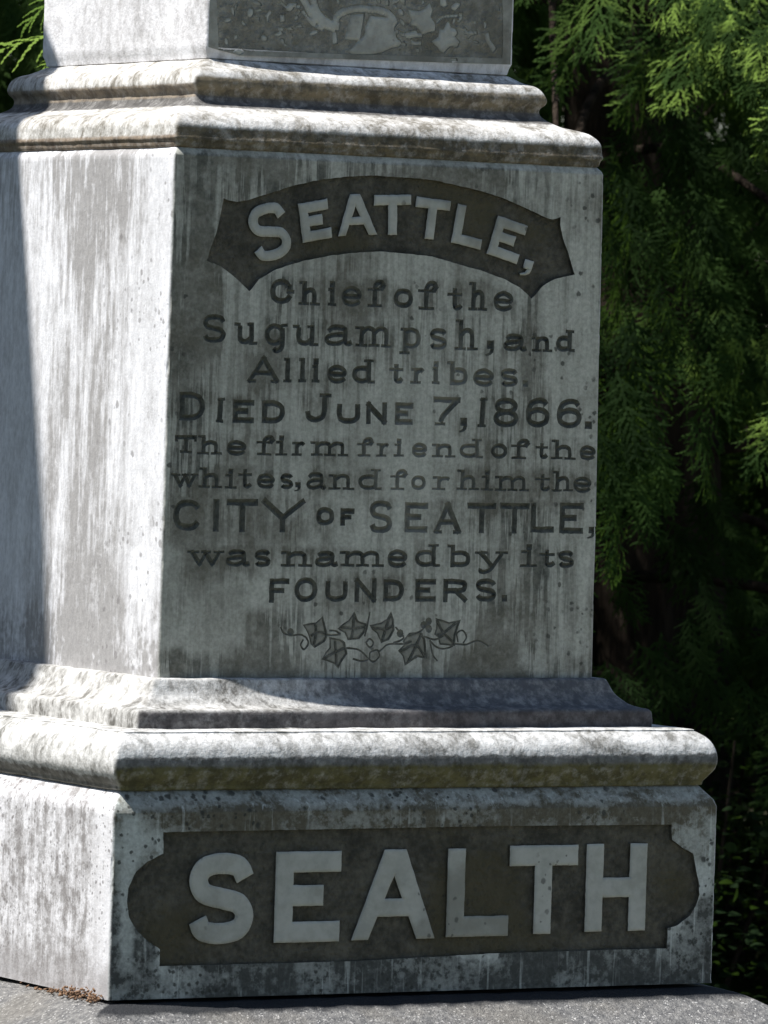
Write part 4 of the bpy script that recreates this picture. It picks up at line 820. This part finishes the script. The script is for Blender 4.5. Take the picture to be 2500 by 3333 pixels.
# the tree on the left, outside the picture, whose broken limb shades the left edge of the monument
lt = empty('fir_tree', (-5.2, .9, GZ)); tag(lt, 'bare trunk with a thick drooping broken limb, left of the monument outside the picture', 'tree')
link('trunk', trunk_mesh(9.0, .26, 21), lt, [M['bark']])
T1, B1 = np.array([-.94, .217, 2.10]), np.array([-2.28, .32, 3.85])
off = np.array([0, .20, 0])                                 # the edge of the limb is the line T1-B1
o0 = np.array([-5.2, .9, GZ])
pts = [np.array([-5.15, .9, 6.3])-o0, np.array([-4.2, .78, 5.75])-o0, np.array([-3.2, .62, 4.95])-o0, B1+off-o0, B1+(T1-B1)*.33+off-o0, B1+(T1-B1)*.66+off-o0, T1+off-o0, T1+(T1-B1)*.05+off-o0]
V, Q = tube(pts, [.22, .21, .205, .20, .198, .197, .196, .15], 14)
V = np.vstack([V, pts[-1]]); e = len(V)-1; n0 = 7*14
Q = np.vstack([Q, [(n0+k, n0+(k+1) % 14, e, e) for k in range(14)]]) if False else Q
me = bpy.data.meshes.new('broken_limb'); me.from_pydata([tuple(v) for v in V], [], [tuple(int(i) for i in q) for q in Q]+[(n0+k, n0+(k+1) % 14, e) for k in range(14)]); me.update()
for p in me.polygons: p.use_smooth = True
link('broken_limb', me, lt, [M['bark']])

# bright cedar tips beside the upper block
tip = empty('cedar_sapling', (.52, 1.12, GZ)); tag(tip, 'young cedar whose bright sunlit tips show left of the upper block', 'tree')
link('trunk', trunk_mesh(2.0, .02, 31), tip, [M['bark']])
rgt = np.array(right); upn = np.array([0, 0, 1.0])
def twig(P, dirs, seed):
    rg = np.random.default_rng(seed); parts = [tube([np.array(p) for p in P], np.linspace(.004, .0016, len(P)))]
    n0 = len(parts[0][1])
    for (p, d, nr, s, k) in dirs:
        v, q = BOLD[k % 4]; parts.append(((v*s)@frame(np.array(d), np.array(nr))+np.array(p), q))
    V, Q = merge(parts); me = mesh_np('bough', V, Q)
    me.polygons.foreach_set('material_index', np.array([0]*n0+[1]*(len(Q)-n0), np.int32)); me.materials.append(M['bark']); me.materials.append(M['sunlit_tips'])
    return me
for j, (h, reach, D0) in enumerate((
        (1.648, .205, [(-1, (-.05, -.12, -.16), .95, 0), (-.6, (-.2, -.1, -.4), .7, 3)]),
        (1.700, .200, [(-1, (-.02, -.12, -.42), .75, 2), (-.7, (-.2, -.2, .1), .6, 5)]),
        (1.622, .195, [(-1, (-.1, -.2, -.5), .5, 1)]),
        (1.40, .22, [(-1, (0, -.2, -.3), .7, 1), (-.5, (0, .2, -.3), .6, 6)]), (1.15, .24, [(-1, (0, -.2, -.3), .7, 1), (-.6, (.2, .2, -.3), .6, 2)]))):
    e = -rgt*reach
    P = [np.array([0, 0, h]), e*.5+np.array([0, 0, h+.012]), e+np.array([0, 0, h])]
    D = [(e*(.55+.45*abs(q) if q > -1 else 1.0)+np.array([0, 0, h]), -rgt+np.array(v), np.array([-.30, -.60, .75]), s_, k_) for q, v, s_, k_ in D0]
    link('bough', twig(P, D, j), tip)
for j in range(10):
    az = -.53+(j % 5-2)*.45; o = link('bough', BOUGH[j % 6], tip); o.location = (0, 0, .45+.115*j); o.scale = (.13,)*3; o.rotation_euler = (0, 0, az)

# broad leaved shrub low on the right
def shrub(loc, n_, rad_, hgt, seed, label, leaf=.013):
    rg = np.random.default_rng(seed); t = empty('broadleaf_shrub', loc); tag(t, label, 'shrub', 'low shrubs under the cedars')
    parts, st = [], []
    for i in range(n_):
        a = rg.uniform(0, math.tau); r_ = rad_*math.sqrt(rg.uniform(0, 1)); h = hgt*(1-.5*(r_/rad_)**2)*rg.uniform(.15, 1)
        p = np.array([r_*math.cos(a), r_*math.sin(a), h]); d = rg.normal(0, 1, 3); d[2] = abs(d[2])*.2-.1; nr = rg.normal(0, .5, 3)+[0, 0, 1]
        s = leaf*rg.uniform(.7, 1.3)
        k = np.linspace(0, math.tau, 8, endpoint=False)
        xs = np.array([0, .35, .8, 1.35, 1.9, 1.35, .8, .35])*s; ys = np.array([0, .42, .62, .5, 0, -.5, -.62, -.42])*s
        v = np.stack([xs, ys, -.25*(xs/s)**2*s*.3+np.abs(ys)*.25], 1)@frame(d, nr)+p
        parts.append((v, np.array([(0, 1, 2, 7), (7, 2, 3, 6), (6, 3, 4, 5)])))
    V_, Q_ = merge(parts); link('leaves', mesh_np('leaves', V_, Q_), t, [M['salal']])
    for i in range(14):
        a = rg.uniform(0, math.tau); r_ = rad_*.7*math.sqrt(rg.uniform(0, 1))
        st.append(tube([np.array([r_*.3*math.cos(a), r_*.3*math.sin(a), -.02]), np.array([r_*.8*math.cos(a), r_*.8*math.sin(a), hgt*.5]), np.array([r_*math.cos(a), r_*math.sin(a), hgt*.9])], [.006, .004, .002]))
    V_, Q_ = merge(st); link('stems', mesh_np('stems', V_, Q_), t, [M['bark']])
shrub((2.15, 2.35, GZ), 5200, .6, .62, 1, 'low broadleaf shrub right of the base block')
shrub((2.7, 3.1, GZ), 1800, .8, .7, 2, 'low broadleaf shrub in the dark under the right cedar')

# dry needles caught on the plinth at the foot of the left face
rg = np.random.default_rng(5); parts = []
for i in range(170):
    y = -.415+abs(rg.normal(0, .075))+.006; x = -BW-.003-abs(rg.normal(0, .007)); x = min(x, -BW-.002)
    z = -.003+.018*max(0, 1-abs(y+.36)/.1)*rg.uniform(0, 1)*max(0, 1-(abs(x)-BW)/.02)
    d = rg.normal(0, 1, 3); d[2] *= .4; nr = rg.normal(0, 1, 3)
    s = rg.uniform(.0018, .0048)
    v = np.array([(0, -.3, 0), (1, -.2, .1), (1.1, .25, 0), (.1, .35, .1), (0, -.2, .5), (1, -.1, .45), (1, .2, .5), (.1, .2, .5)])*s
    parts.append((v@frame(d, nr)+[x, y, z], np.array([(0, 3, 2, 1), (4, 5, 6, 7), (0, 1, 5, 4), (1, 2, 6, 5), (2, 3, 7, 6), (3, 0, 4, 7)])))
V, Q = merge(parts)
M['litter'] = stone_plain('dry_brown_litter', (.30, .19, .12), (.14, .085, .055), 120, .2, .001, sp_amt=0)
tag(link('leaf_litter', mesh_np('leaf_litter', V, Q), None, [M['litter']]), 'dry brown leaf crumbs lying on the granite at the foot of the left face', 'leaf litter', kind='stuff')
